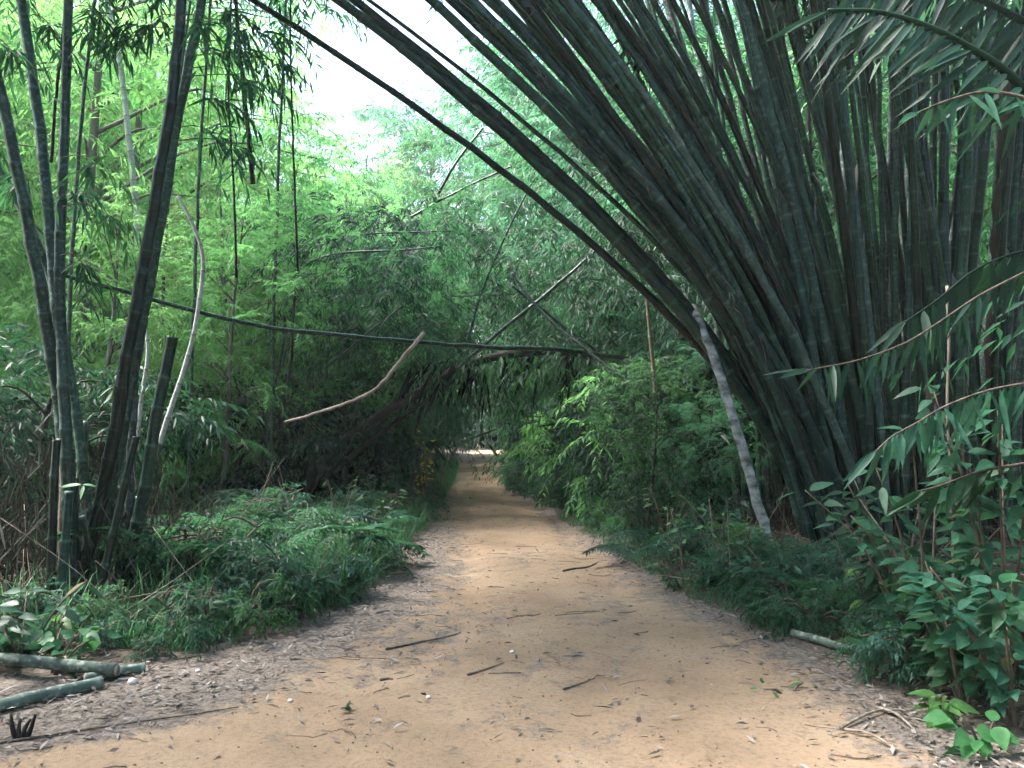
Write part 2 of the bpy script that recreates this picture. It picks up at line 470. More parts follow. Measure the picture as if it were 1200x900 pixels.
def axis(breaks):
    out = []
    for (a, b, s) in breaks:
        out.append(np.arange(a, b, s))
    return np.concatenate(out + [[breaks[-1][1]]])


gx = axis([(-400, -60, 40), (-60, -16, 3), (-16, -5, .35), (-5, 4.5, .06), (4.5, 14, .35), (14, 60, 3), (60, 400, 40)])
gy = axis([(-60, -8, 6), (-8, 2, .5), (2, 9, .06), (9, 20, .13), (20, 60, .5), (60, 120, 4), (120, 600, 40)])
X, Yg = np.meshgrid(gx, gy)
Zg = gz(X, Yg)
mask = litter_mask(X, Yg)
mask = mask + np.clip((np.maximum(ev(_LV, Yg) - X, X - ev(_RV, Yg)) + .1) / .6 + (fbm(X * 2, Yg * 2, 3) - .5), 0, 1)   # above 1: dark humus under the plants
mb = MB(); nx, ny = len(gx), len(gy)
i = np.arange(ny - 1)[:, None] * nx + np.arange(nx - 1)[None]
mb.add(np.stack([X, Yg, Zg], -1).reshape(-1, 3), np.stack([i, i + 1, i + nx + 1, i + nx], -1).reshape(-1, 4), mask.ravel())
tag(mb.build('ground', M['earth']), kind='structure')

# fallen leaves: uncountable small pieces lying on the soil
mb = MB()
n = 110000
yy = 2.6 + R.random(n) ** 1.6 * 22
xx = R.uniform(-5.5, 5.0, n) * np.clip(yy / 6 + .2, .5, 1)
keep = R.random(n) < np.clip(litter_mask(xx, yy) * fbm(xx * 3, yy * 3, 3) * 2.0 - .16, .04, 1)
xx, yy = xx[keep][:42000], yy[keep][:42000]; n = len(xx)
ang = R.uniform(0, 2 * pi, n)
leaves(mb, np.stack([xx, yy, gz(xx, yy) + .006 + R.random(n) * .014], 1), np.stack([np.cos(ang), np.sin(ang), R.normal(0, .16, n)], 1),
       R.uniform(.02, .09, n) * np.where(R.random(n) < .08, 1.8, 1), R.uniform(.006, .024, n), np.tile(Z, (n, 1)) + R.normal(0, .3, (n, 3)), 1, -.05, .5, R.random(n) ** 1.5)
tag(mb.build('leaf_litter', M['litter']), 'dry grey and brown fallen leaves scattered along both edges of the dirt path', 'leaf litter', kind='stuff')
mb = MB()
for k in range(1100):
    y = 2.9 + R.random() ** 1.5 * 11; x = R.uniform(-3.6, 3.2)
    if R.random() > litter_mask(x, y) + .25: continue
    a = R.uniform(-.9, .9) + (pi if R.random() < .5 else 0); L_ = .04 + .26 * R.random() ** 3
    t = np.linspace(0, 1, 4)[:, None]
    P = np.array([x, y, 0]) + np.array([cos(a), sin(a) * .9, 0]) * L_ * t + R.normal(0, .09 * L_, (4, 3)) * [1, 1, 0]
    P[:, 2] = gz(P[:, 0], P[:, 1]) + .006
    tube(mb, P, R.uniform(.001, .0032) * (.6 + 2 * L_), 4, R.random())
tag(mb.build('twig_litter', M['twig']), 'thin broken twigs strewn over the dirt path', 'twigs', kind='stuff')

# ------------------------------------------------------------------ foliage prototypes (meshes shared by copies)
def clustered_crown(ncl, rx, rz, z0, nsp, m, leafL, leafW, cr, droop=.4, flat=.55, hollow=.35, low=1.0, mat='leaf_mid', ldroop=.35):
    mb = MB()
    d = rdir(ncl); rad = (hollow + (1 - hollow) * R.random(ncl) ** .6)[:, None]
    c = d * rad * np.array([rx, rx, rz])
    c[:, 2] = np.where(c[:, 2] < 0, c[:, 2] * low, c[:, 2]) + z0
    # uneven outline
    c[:, :2] *= (1 + .35 * np.sin(3 * np.arctan2(c[:, 1], c[:, 0]) + R.uniform(0, 6)))[:, None]
    k = np.repeat(np.arange(ncl), nsp)
    out = nrm(c - np.array([0, 0, z0]))[k]
    cs = R.uniform(.6, 1.3, ncl)[k] * cr
    O = c[k] + rdir(len(k)) * (cs * .35 * R.random(len(k)))[:, None]
    D = rdir(len(k), flat) + out * .5 + Z * .12
    tc = (R.random(ncl) * .4)[k]
    sprays(mb, O, D, cs * R.uniform(.6, 1.25, len(k)), m, leafL, leafW, droop, ldroop, tint0=tc)
    return mb, c


def trunk_mb(H, r, lean, limbs=None, sides=7):
    mb = MB()
    t = np.linspace(0, 1, 9)
    P = np.stack([lean[0] * t ** 2 + .06 * np.sin(t * 7), lean[1] * t ** 2 + .05 * np.cos(t * 6) - .05, H * t], 1)
    P[0, 2] = -.15
    tube(mb, spline(P, 26), np.interp(np.linspace(0, 1, 26), [0, .06, 1], [r * 1.5, r, r * .25]), sides)
    if limbs is not None:
        for c in limbs:
            tt = min(max((c[2] - .35 * math.hypot(c[0], c[1])) / H, .12), .93)
            b = np.array([np.interp(tt, t, P[:, 0]), np.interp(tt, t, P[:, 1]), tt * H])
            mid = (b + c) / 2 + np.array([0, 0, .18]) * np.linalg.norm(c - b)
            tube(mb, spline([b, mid, c], 8), np.linspace(r * .32, .008, 8), 4)
    return mb


PROTO = {}


def tree_proto(key, leafmat, barkmat, n=3, **kw):
    PROTO[key] = []
    for k in range(n):
        mbc, c = clustered_crown(**kw)
        H = kw['z0'] + kw['rz'] * .75
        tr = trunk_mb(H, kw['rx'] * .032 + .02, R.normal(0, .25, 2), c[R.permutation(len(c))[:min(22, len(c))]])
        PROTO[key].append((mbc.mesh(key + '_crown', M[leafmat]), tr.mesh(key + '_trunk', M[barkmat])))


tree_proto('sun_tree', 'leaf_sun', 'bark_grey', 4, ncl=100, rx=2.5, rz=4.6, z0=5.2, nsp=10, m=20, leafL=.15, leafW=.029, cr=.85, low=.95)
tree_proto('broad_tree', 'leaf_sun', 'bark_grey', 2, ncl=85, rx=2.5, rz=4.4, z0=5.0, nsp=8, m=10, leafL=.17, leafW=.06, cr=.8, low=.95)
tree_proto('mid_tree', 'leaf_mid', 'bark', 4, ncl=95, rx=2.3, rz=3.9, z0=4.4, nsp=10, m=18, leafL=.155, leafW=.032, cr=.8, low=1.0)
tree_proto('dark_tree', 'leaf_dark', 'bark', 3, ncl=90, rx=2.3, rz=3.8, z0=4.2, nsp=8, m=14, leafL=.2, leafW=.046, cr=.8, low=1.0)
tree_proto('sun_bush', 'leaf_sun', 'bark', 3, ncl=34, rx=1.25, rz=1.1, z0=1.15, nsp=8, m=13, leafL=.15, leafW=.036, cr=.55)
tree_proto('mid_bush', 'leaf_mid', 'bark', 4, ncl=34, rx=1.15, rz=1.05, z0=1.1, nsp=8, m=13, leafL=.15, leafW=.034, cr=.5, droop=.5)
tree_proto('teal_bush', 'leaf_teal', 'bark', 3, ncl=30, rx=1.1, rz=1.0, z0=1.05, nsp=8, m=13, leafL=.16, leafW=.034, cr=.55, droop=.6)
tree_proto('dark_bush', 'leaf_dark', 'bark', 3, ncl=34, rx=1.15, rz=1.05, z0=1.1, nsp=8, m=13, leafL=.16, leafW=.036, cr=.5)
tree_proto('low_shrub', 'leaf_mid', 'twig', 4, ncl=18, rx=.52, rz=.34, z0=.36, nsp=9, m=12, leafL=.08, leafW=.021, cr=.3)
tree_proto('low_teal', 'leaf_teal', 'twig', 3, ncl=18, rx=.52, rz=.34, z0=.36, nsp=9, m=12, leafL=.09, leafW=.023, cr=.3)


def plant(key, name, label, cat, loc, s=1.0, group=None, crown='crown', stem='trunk', sz=None, tilt=(0, 0)):
    c, t = PROTO[key][R.integers(len(PROTO[key]))]
    o = thing(name, label, cat, loc, group)
    o.rotation_euler = (tilt[0], tilt[1], R.uniform(0, 2 * pi))
    o.scale = (s, s, s if sz is None else sz)
    put(c, crown, o); put(t, stem, o)
    return o


# ------------------------------------------------------------------ the right-hand bamboo clump
def plume(leafmat, n=26, L=2.2, m=12, leafL=.2, leafW=.034, droop=.5, up=.2):
    """leafy head of a culm hanging around the last metres, origin at the culm's end"""
    mb = MB()
    O = np.stack([R.normal(0, .12, n), R.normal(0, .12, n), R.uniform(-1.8, .2, n)], 1)
    D = rdir(n, .5) + Z * up
    for k in range(n):
        q = nrm(D[k]); Lk = L * R.uniform(.4, 1)
        s = R.uniform(.15, 1, 6)
        P = O[k] + q * (Lk * s)[:, None] - Z * (droop * .5 * Lk * s * s)[:, None]
        sprays(mb, P, q + R.normal(0, .5, (6, 3)), R.uniform(.35, .7, 6), m, leafL, leafW, droop)
    return mb


PLUME = [plume('leaf_dark').mesh('plume', M['leaf_dark']) for _ in range(3)]
PLUME_L = [plume('leaf_mid', 20, 1.9).mesh('plume', M['leaf_mid']) for _ in range(3)]


def bez(a, b, c, t):
    t = np.asarray(t)[:, None]
    return (1 - t) ** 2 * a + 2 * t * (1 - t) * b + t * t * c


def sheath_mb(C, rad, k, L=.45):
    """papery sheath hugging the stem above a node and flaring at its tip"""
    i0 = k * 5; p = C[i0]; T = nrm(C[min(i0 + 4, len(C) - 1)] - p)
    a = nrm(np.cross(T, [0, 1., .2])); th0 = R.uniform(pi * .9, pi * 2.1)
    b = np.cross(T, a); mb = MB(); rows = []
    for j, t in enumerate(np.linspace(0, 1, 7)):
        w = 1.25 * (1 - t) ** .7 + .05
        r_ = rad[i0] * (1.12 + .9 * t * t)
        th = np.linspace(-w, w, 5) + th0
        rows.append(p + T * L * t + r_ * (np.cos(th)[:, None] * a + np.sin(th)[:, None] * b))
    V = np.array(rows).reshape(-1, 3)
    i = np.arange(6)[:, None] * 5 + np.arange(4)[None]
    mb.add(V, np.stack([i, i + 1, i + 6, i + 5], -1).reshape(-1, 4), R.random())
    return mb


def clump_culm(xt, xb, Yb, dY, w, mat, label, group, ext=1.3, plume_=False, sheath=0, k1=(.17, .46), dead_twig=False):
    pyb = HOR + 1350 / Yb
    P0, P2 = np.array([xb, pyb]), np.array([xt, 0.0])
    dx, dy = P0[0] - P2[0], P0[1] - P2[1]
    P1 = np.array([P0[0] - k1[0] * dx, P0[1] - k1[1] * dy])
    t = np.linspace(0, 1, 14)
    q = bez(P0, P1, P2, t)
    W3 = np.array([at(a, b, Yb + dY * s ** 1.5) for (a, b), s in zip(q, t)])
    # grow on past the frame, bending over under its own weight
    T = nrm(W3[-1] - W3[-3]); e = []; p = W3[-1]
    for s in range(int((ext - 1) * 22)):
        T = nrm(T + np.array([-.012, 0, -.035])); p = p + T * .42; e.append(p)
    if e: W3 = np.vstack([W3, e])
    W3[0, 2] = float(gz(W3[0, 0], W3[0, 1])) - .12
    r = w / 2 / F * Yb
    o = thing('bamboo_culm', label, 'bamboo culm', W3[0], group)
    mb = MB(); C, rad = culm_mesh(mb, W3, r * 1.1, r * .55, node=R.uniform(.34, .5), sides=10)
    mb.build('stem', mat, o, W3[0])
    for s in range(sheath):
        k = int(R.uniform(.12, .62) * len(C) / 5 / max(ext, 1))
        sheath_mb(C, rad, k, R.uniform(.3, .6)).build('sheath', M['sheath'], o, W3[0])
    if dead_twig:
        for s in range(R.integers(3, 7)):
            tw = MB()
            i0 = int(R.uniform(.25, .75) * len(C)); p = C[i0]
            d = np.array([R.normal(0, .25), -.3, -R.uniform(.3, .9)]) * R.uniform(.25, .6)
            tube(tw, spline([p, p + d * .5 + [R.normal(0, .05), -.05, .02], p + d], 7), np.linspace(.006, .002, 7), 4, .5)
            tw.build('twig', M['twig'], o, W3[0])
    if plume_ and (proj(C[-1] - Z * 1.6)[1] < -60 or proj(C[-1])[0] > 800 or C[-1][1] < 1):
        put(PLUME[R.integers(3)], 'crown', o, C[-1] - W3[0] + Z * .8, (R.uniform(-.3, .3), R.uniform(-.3, .3), R.uniform(0, 6)), R.uniform(.8, 1.15))  # crown past the frame, added as canopy to dim the path
    return o


# (x at the frame's top, base x, base depth, depth change, width px, look, label)
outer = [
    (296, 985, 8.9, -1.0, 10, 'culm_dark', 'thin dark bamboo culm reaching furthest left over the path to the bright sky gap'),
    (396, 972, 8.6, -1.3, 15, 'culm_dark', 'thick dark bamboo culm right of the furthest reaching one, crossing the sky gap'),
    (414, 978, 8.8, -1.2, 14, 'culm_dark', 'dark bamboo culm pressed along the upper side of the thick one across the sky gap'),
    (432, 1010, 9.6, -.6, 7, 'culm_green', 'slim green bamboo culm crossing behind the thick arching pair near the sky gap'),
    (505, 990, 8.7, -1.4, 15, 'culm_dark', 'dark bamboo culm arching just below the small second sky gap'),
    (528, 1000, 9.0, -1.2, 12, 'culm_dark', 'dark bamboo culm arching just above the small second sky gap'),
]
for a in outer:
    clump_culm(*a[:5], M[a[5]], a[6], 'bamboo culms of the big clump on the right', 1.18, False, 0, dead_twig=a[0] > 500)

lab = {
    'lean': 'bamboo culm in the tight bundle leaning low over the path from the right clump',
    'steep': 'grey or dark green bamboo culm standing steeply in the middle of the right clump',
    'up': 'nearly upright bamboo culm at the right end of the big clump, behind hanging leaves',
    'grey': 'grey bamboo culm toned paler for light from behind, standing behind the dark ones of the right clump',
}
knots = ([380, 520, 700, 870, 960, 1050, 1180], [975, 985, 1000, 1025, 1052, 1078, 1130])
STRANDS = [(542, 0, .17, .455), (577, 12, .16, .46), (604, -10, .175, .45), (640, 8, .16, .46), (668, 20, .18, .44), (703, -6, .16, .455), (738, 10, .18, .46)]
for k in range(64):                                            # the leaning bundle
    st = STRANDS[k % 7]
    xt = st[0] + R.normal(0, 8) if k < 60 else 765 + 24 * (k - 60)
    xb = np.interp(xt, *knots) + st[1] + R.normal(0, 16)
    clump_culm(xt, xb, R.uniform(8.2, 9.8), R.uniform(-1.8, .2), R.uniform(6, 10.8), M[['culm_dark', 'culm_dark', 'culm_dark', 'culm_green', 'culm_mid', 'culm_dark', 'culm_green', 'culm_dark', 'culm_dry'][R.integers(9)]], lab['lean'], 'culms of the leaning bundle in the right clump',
               R.uniform(1.35, 1.75), k % 2 == 0, 0, (st[2] + R.normal(0, .008), st[3] + R.normal(0, .012)), R.random() < .45)
for k in range(42):                                            # steeper ones
    xt = 855 + 215 * k / 41 + R.normal(0, 10)
    xb = np.interp(xt, *knots) + R.normal(0, 26)
    clump_culm(xt, xb, R.uniform(8.3, 10.0), R.uniform(-1.2, .3), R.uniform(7, 12), M[['culm_dark', 'culm_dark', 'culm_green', 'culm_dark', 'culm_mid'][k % 5]], lab['steep'], 'steep culms in the middle of the right clump',
               R.uniform(1.2, 1.4), k % 3 == 0, int(R.random() < .3), (R.uniform(.1, .22), R.uniform(.3, .42)), R.random() < .25)
for k in range(28):                                            # upright ones
    xt = 1060 + 190 * k / 27 + R.normal(0, 8)
    xb = np.interp(xt, *knots) + R.normal(0, 18) + max(0, xt - 1130) * .5
    clump_culm(xt, xb, R.uniform(8.4, 10.2), R.uniform(-.6, .5), R.uniform(7.5, 13), M[['culm_dark', 'culm_green', 'culm_dark'][k % 3]], lab['up'], 'upright culms at the end of the right clump',
               R.uniform(1.2, 1.4), k % 3 == 0, int(R.random() < .3))
for k in range(30):                                            # grey row behind, light from behind put into its paler colour
    xt = 745 + 455 * k / 29 + R.normal(0, 12)
    xb = 915 + (xt - 745) * .45 + R.normal(0, 26)
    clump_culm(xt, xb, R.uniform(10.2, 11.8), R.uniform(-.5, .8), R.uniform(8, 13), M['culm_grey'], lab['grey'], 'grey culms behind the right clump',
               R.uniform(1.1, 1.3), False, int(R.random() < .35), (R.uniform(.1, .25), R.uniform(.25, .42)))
for k in range(16):                                            # short ones low at the left flank
    xt = 700 + 150 * R.random(); xb = R.uniform(855, 960)
    clump_culm(xt, xb, R.uniform(9.8, 11.5), R.uniform(-.3, .8), R.uniform(6, 11), M[['culm_grey', 'culm_dark'][k % 2]], 'slender bamboo culm low on the path side of the right clump', 'slender culms on the path side of the right clump', 1.1)


def single(name, label, cat, pts, w, mat, group=None, sides=8, bamboo=False, taper=.6, part=None, base_ground=False):
    """one stem or branch from pixel points (x, y, depth); w = width in px at the first point"""
    P = np.array([at(*p) for p in pts])
    if base_ground: P[0, 2] = float(gz(P[0, 0], P[0, 1])) - .1
    r = w / 2 / F * pts[0][2]
    mb = MB()
    if bamboo:
        culm_mesh(mb, P, r, r * taper, node=.3, sides=sides)
    else:
        n = 30; Q = spline(P, n); Q += R.normal(0, r * .12, Q.shape)
        tube(mb, Q, np.linspace(r, r * taper, n) * (1 + R.normal(0, .018, n)), sides)
    if part:
        o = thing(name, label, cat, P[0], group); mb.build(part, mat, o, P[0]); o['_'] = 0; del o['_']
        return o, P
    return tag(mb.build(name, mat, None, P[0]), label, cat, group), P


# pale leaning trunk left of the clump, and the broken brown trunk inside it
single('dead_tree', 'pale grey slanting trunk standing bare on the left flank of the right clump', 'trunk', [(910, 665, 8.0), (880, 560, 8.0), (852, 465, 8.1), (825, 390, 8.2), (812, 360, 8.5)], 12.5, M['blotchy'], taper=.85, base_ground=True)
single('broken_tree', 'broken dark brown trunk stub among the upright culms at right', 'trunk', [(1098, 640, 9.4), (1094, 480, 9.5), (1090, 340, 9.6), (1090, 256, 9.6)], 34, M['bark_grey'], base_ground=True, taper=.9, sides=10)
single('dead_tree', 'wide dark dead trunk standing at the right edge behind hanging leaves', 'trunk', [(1172, 650, 9.8), (1175, 400, 9.9), (1185, 180, 9.9), (1200, 20, 9.9)], 42, M['bark'], base_ground=True, sides=10)
# loose papery sheaths are parts of culms; the thin vine hangs free
single('vine', 'thin pale vine hanging straight down before the right-hand leaves', 'vine', [(1110, 335, 5.2), (1112, 400, 5.2), (1110, 480, 5.2), (1114, 560, 5.2), (1118, 690, 5.2)], 3.5, M['stick'], sides=6, taper=.8)

# ------------------------------------------------------------------ the left-hand bamboo clump
left = [
    ([(92, 720, 6.3), (80, 560, 6.3), (62, 420, 6.3), (35, 270, 6.2), (0, 105, 6.1), (-40, -60, 6.0)], 19, 'culm_green', 'green bamboo culm of the left clump bowing out to the left edge'),
    ([(78, 725, 6.4), (72, 500, 6.4), (62, 300, 6.5), (43, 130, 6.5), (25, 0, 6.5), (10, -90, 6.5)], 18, 'culm_green', 'second green bamboo culm from the left, rising to the top left corner'),
    ([(84, 722, 6.2), (76, 500, 6.2), (70, 320, 6.3), (76, 130, 6.4), (80, 0, 6.4), (83, -90, 6.4)], 17, 'culm_green', 'straight upright bamboo culm in the middle of the left clump'),
    ([(90, 690, 6.5), (128, 540, 6.4), (150, 410, 6.3), (176, 270, 6.3), (202, 110, 6.2), (212, 0, 6.2), (218, -90, 6.2)], 19, 'culm_dark', 'dark bamboo culm of the left clump leaning right, in front of its twin'),
    ([(110, 680, 6.7), (138, 540, 6.7), (160, 410, 6.7), (188, 260, 6.7), (212, 120, 6.7), (234, 20, 6.7), (250, -90, 6.7)], 17, 'culm_green', 'paler green bamboo culm leaning right just behind its dark twin'),
    ([(110, 660, 6.6), (98, 550, 6.6), (84, 450, 6.6), (60, 330, 6.6), (28, 250, 6.6), (-30, 150, 6.6)], 15, 'culm_green', 'short bent bamboo culm leaning left behind the left clump'),
    ([(150, 560, 7.4), (156, 480, 7.4), (160, 420, 7.4), (168, 330, 7.4)], 13, 'culm_grey', 'grey bamboo culm half hidden behind the right-leaning pair'),
]
for x_, y_, h_, l_ in [(-5.7, 9.8, 9.6, .5), (-4.7, 11.2, 9.9, .3), (-5.6, 12.2, 10.5, .6), (-3.9, 12.4, 10.2, .2)]:  # added culms, unseen crowns placed to block sun on the path
    b_ = ground(x_, y_); o = thing('bamboo_culm', 'slender tall green bamboo culm added behind the left clump, its unseen crown blocking sun from the path', 'bamboo culm', b_, 'added slender culms behind the left clump')
    mb = MB(); C_, _r = culm_mesh(mb, spline([b_ - Z * .1, b_ + np.array([.05, 0, h_ * .5]), b_ + np.array([l_, -.1, h_])], 20), .034, .018, node=.36, sides=8); mb.build('stem', M['culm_green'], o, b_)
    for q in range(2): put(PLUME_L[R.integers(3)], 'crown', o, C_[-1] - b_ + Z * (.9 - .5 * q), (0, 0, R.uniform(0, 6)), 1.15)
LG = 'bamboo culms of the left clump'
SPRAYS = {'dark b': [(240, 30), (262, 62), (290, 35), (150, 45), (172, 30)], 'paler ': [(285, 90), (300, 60), (252, 160), (290, 175), (325, 40), (262, 118), (312, 100), (270, 15), (335, 75)],
          'straig': [(110, 195), (128, 252), (98, 310), (104, 40), (120, 20)], 'second': [(20, 215), (98, 225), (60, 30)], 'green ': [(14, 60), (-5, 180)]}


def leaf_spray(o, base, P, fx, fy):
    """thin side twig of a culm ending in a drooping fan of leaves near pixel (fx, fy)"""
    Y = float(np.interp(fy, [proj(q)[1] for q in P[::-1]], [q[1] for q in P[::-1]])) + R.normal(0, .15)
    tip = at(fx, fy, Y); q = P[np.argmin([abs(proj(p)[1] - fy - 40) for p in P])]
    st = at(float(np.interp(fy - 10, [proj(p)[1] for p in P[::-1]], [proj(p)[0] for p in P[::-1]])), fy - 10, Y)
    mb = MB(); tube(mb, spline([st, (st + tip) / 2 + Z * .06, tip], 8), np.linspace(.006, .0025, 8), 4, .5); mb.build('twig', M['twig'], o, base)
    mb = MB(); n = 15
    dv = nrm(tip - st)
    pp = tip + (st - tip) * (R.random(n) ** 2 * .5)[:, None]
    leaves(mb, pp, dv * .35 + R.normal(0, .55, (n, 3)) - Z * R.uniform(.1, 1.1, (n, 1)), R.uniform(.14, .27, n), R.uniform(.02, .032, n), None, 3, .35, .25)
    sprays(mb, pp[:5], dv + R.normal(0, .5, (5, 3)), .3, 7, .17, .024, .6, .5)
    mb.build('leaf_spray', M['leaf_mid'], o, base)


for pts, w, mt, lb in left:
    o, P = single('bamboo_culm', lb, 'bamboo culm', pts, w * .84, M[mt], LG, 10, True, .72, 'stem', True)
    for (fx, fy) in SPRAYS.get(lb[:6], []):
        leaf_spray(o, P[0], P, fx, fy)
    if pts[-1][1] < -50 and pts[-1][0] < 100:
        put(PLUME_L[R.integers(3)], 'crown', o, P[-1] - P[0] + Z * 1.1, (0, 0, R.uniform(0, 6)), .75)
single('bamboo_stump', 'dark bamboo culm broken off short, right of the left clump', 'bamboo stump', [(145, 690, 6.6), (165, 600, 6.6), (182, 490, 6.6), (203, 395, 6.6)], 16, M['culm_dark'], None, 10, True, .78, None, True)
single('sapling', 'pale curved bare sapling rising beside the broken dark bamboo stump', 'sapling', [(186, 520, 8.2), (203, 470, 8.2), (222, 415, 8.2), (234, 350, 8.2), (238, 300, 8.2), (225, 262, 8.2), (208, 230, 8.2)], 6.5, M['culm_pale'], None, 7, True, .6)
single('sapling', 'thin pale bare stem between the leaning culms and the dark stump', 'sapling', [(160, 530, 8.4), (166, 470, 8.4), (174, 420, 8.4), (170, 370, 8.4)], 5, M['culm_pale'], None, 6, True, .7)
single('pale_tree', 'slender whitish trunk glowing among the sunlit leaves behind the left clump', 'tree trunk', [(176, 560, 14), (172, 420, 14), (162, 280, 14), (152, 170, 14), (138, 60, 14), (125, 0, 14), (118, -60, 14)], 8, M['culm_pale'], None, 7, True, .8)
for pts, w, lb in [
    ([(296, 215, 10), (290, 150, 10), (283, 80, 10), (276, 0, 10), (272, -40, 10)], 6, 'straight dark bare stem hanging at the top left before the sunlit woods'),
    ([(277, 325, 10), (274, 220, 10), (270, 160, 10), (268, 100, 10), (272, -30, 10)], 3, 'thin dark vine hanging left of the straight dark stem'),
    ([(349, 318, 11), (345, 210, 11), (342, 120, 11), (340, 40, 11), (342, -30, 11)], 3, 'thin dark vine hanging below the sky gap'),
    ([(60, 190, 8), (66, 110, 8), (74, 40, 8), (78, -30, 8)], 4, 'dark twisting vine between the culms at the top left'),
    ([(326, 490, 12), (340, 430, 12), (343, 380, 12), (346, 330, 12)], 4, 'slim dark sapling stem below the long horizontal culm')]:
    single('vine', lb, 'vine', pts, w, M['bark'], None, 6, taper=.7)

# ------------------------------------------------------------------ fallen and arching stems over the path
single('fallen_culm', 'long thin dark bamboo culm lying almost level across the path overhead', 'bamboo culm', [(735, 420, 12.5), (640, 409, 11.6), (560, 406, 11), (400, 393, 9.6), (300, 381, 8.9), (200, 357, 8.2), (75, 322, 7.4)], 5.5, M['culm_dark'], None, 8, True, .55)
single('dead_branch', 'bare curved branch with a pale upper side hanging left of the path', 'branch', [(497, 390, 8), (470, 422, 8), (442, 455, 8), (405, 473, 8), (365, 486, 8), (334, 495, 8)], 5, M['bark_pale'], None, 7, taper=.6)
arch = thing('fallen_tree', 'dark arching fallen tree spanning the path like a gate with silhouette-dark withered leaves', 'fallen tree', at(310, 610, 13.5))
ab = np.array(arch.location)
mb = MB()
for pts, w in [([(312, 612, 13.5), (352, 580, 13.5), (400, 522, 13.6), (450, 485, 13.7), (500, 455, 13.8), (545, 428, 14), (610, 414, 14), (680, 414, 14), (745, 420, 14), (775, 432, 14)], 17),
               ([(330, 606, 13.8), (380, 562, 13.8), (430, 520, 13.9), (490, 476, 14), (540, 446, 14)], 10)]:
    Q = spline([at(*p) for p in pts], 40); r = w / 2 / F * 13.7
    tube(mb, Q, np.interp(np.linspace(0, 1, 40), [0, .3, 1], [r * 1.2, r * .75, r * .4]) * (1 + R.normal(0, .06, 40)), 9)
mb.build('trunk', M['bark'], arch, ab)
for k in range(9):
    x = R.uniform(470, 720); y0 = 418 + max(0, 540 - x) * .3
    mb = MB(); p = at(x, y0, 14 + R.normal(0, .2)); d = np.array([R.normal(.1, .4), R.normal(0, .3), -R.uniform(.1, .6)])
    Q = spline([p, p + d * .5 + Z * .08, p + d * 1.1], 8); tube(mb, Q, np.linspace(.025, .006, 8), 5)
    mb.build('branch', M['bark'], arch, ab)
mb = MB()                                                     # withered leaves hanging below the arch, silhouette blackness put into their colour
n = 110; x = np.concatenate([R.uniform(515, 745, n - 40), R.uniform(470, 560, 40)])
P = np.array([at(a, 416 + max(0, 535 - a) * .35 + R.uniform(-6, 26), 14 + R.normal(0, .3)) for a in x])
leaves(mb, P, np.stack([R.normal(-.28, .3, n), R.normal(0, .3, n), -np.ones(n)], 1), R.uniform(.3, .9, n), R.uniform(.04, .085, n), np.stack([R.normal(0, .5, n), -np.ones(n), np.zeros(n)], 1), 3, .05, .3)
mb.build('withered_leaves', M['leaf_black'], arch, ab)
mb = MB()
n = 130; x = R.uniform(500, 735, n)
P = np.array([at(a, R.uniform(405, 435) + max(0, 540 - a) * .3, 14 + R.normal(0, .35)) for a in x])
sprays(mb, P, np.stack([R.normal(0, .6, n), R.normal(-.2, .5, n), R.normal(-.5, .3, n)], 1), R.uniform(.4, .9, n), 9, .24, .05, .7, .6)
mb.build('foliage', M['leaf_mid'], arch, ab)
DG = 'thin stems slanting across the tunnel of the path'
for pts, w, lb in [
    ([(540, 428, 13), (590, 385, 12.8), (640, 345, 12.6), (705, 288, 12.4)], 5, 'thin dark culm slanting up to the right from the top of the arch'),
    ([(548, 400, 13.2), (565, 340, 13.2), (584, 295, 13.2), (622, 215, 13.2)], 3.5, 'thin dark stem rising steeply beside the slanting culm above the arch'),
    ([(700, 412, 13), (655, 378, 13), (600, 335, 13)], 4.5, 'short dark culm crossing the slanting culm like an X'),
    ([(815, 600, 11), (790, 535, 11.2), (760, 470, 11.4), (705, 425, 11.6), (640, 372, 11.8), (600, 320, 12)], 5, 'long grey-green culm leaning from the right bank down to the verge'),
    ([(735, 510, 12.6), (705, 485, 12.8), (680, 470, 13)], 4, 'short black twig poking right from under the arch'),
    ([(480, 255, 15), (540, 222, 15), (600, 195, 15)], 3, 'thin dark bare twig rising to the right below the arching culms'),
    ([(508, 236, 15), (535, 190, 15), (566, 150, 15)], 4, 'thin dark twig crossing under the thick arching culms'),
    ([(380, 432, 12.5), (420, 400, 12.5), (470, 360, 12.5)], 3, 'thin dark twig behind the bare curved branch'),
    ([(768, 460, 10.2), (763, 400, 10.2), (757, 340, 10.2)], 5, 'reddish brown dry culm sheath strip hanging before the right bank'),
]:
    single('slanting_stem', lb, 'stem', pts, w, M['culm_dry'] if 'reddish' in lb else (M['culm_grey'] if 'grey' in lb else M['culm_dark']), DG, 7, True, .7)

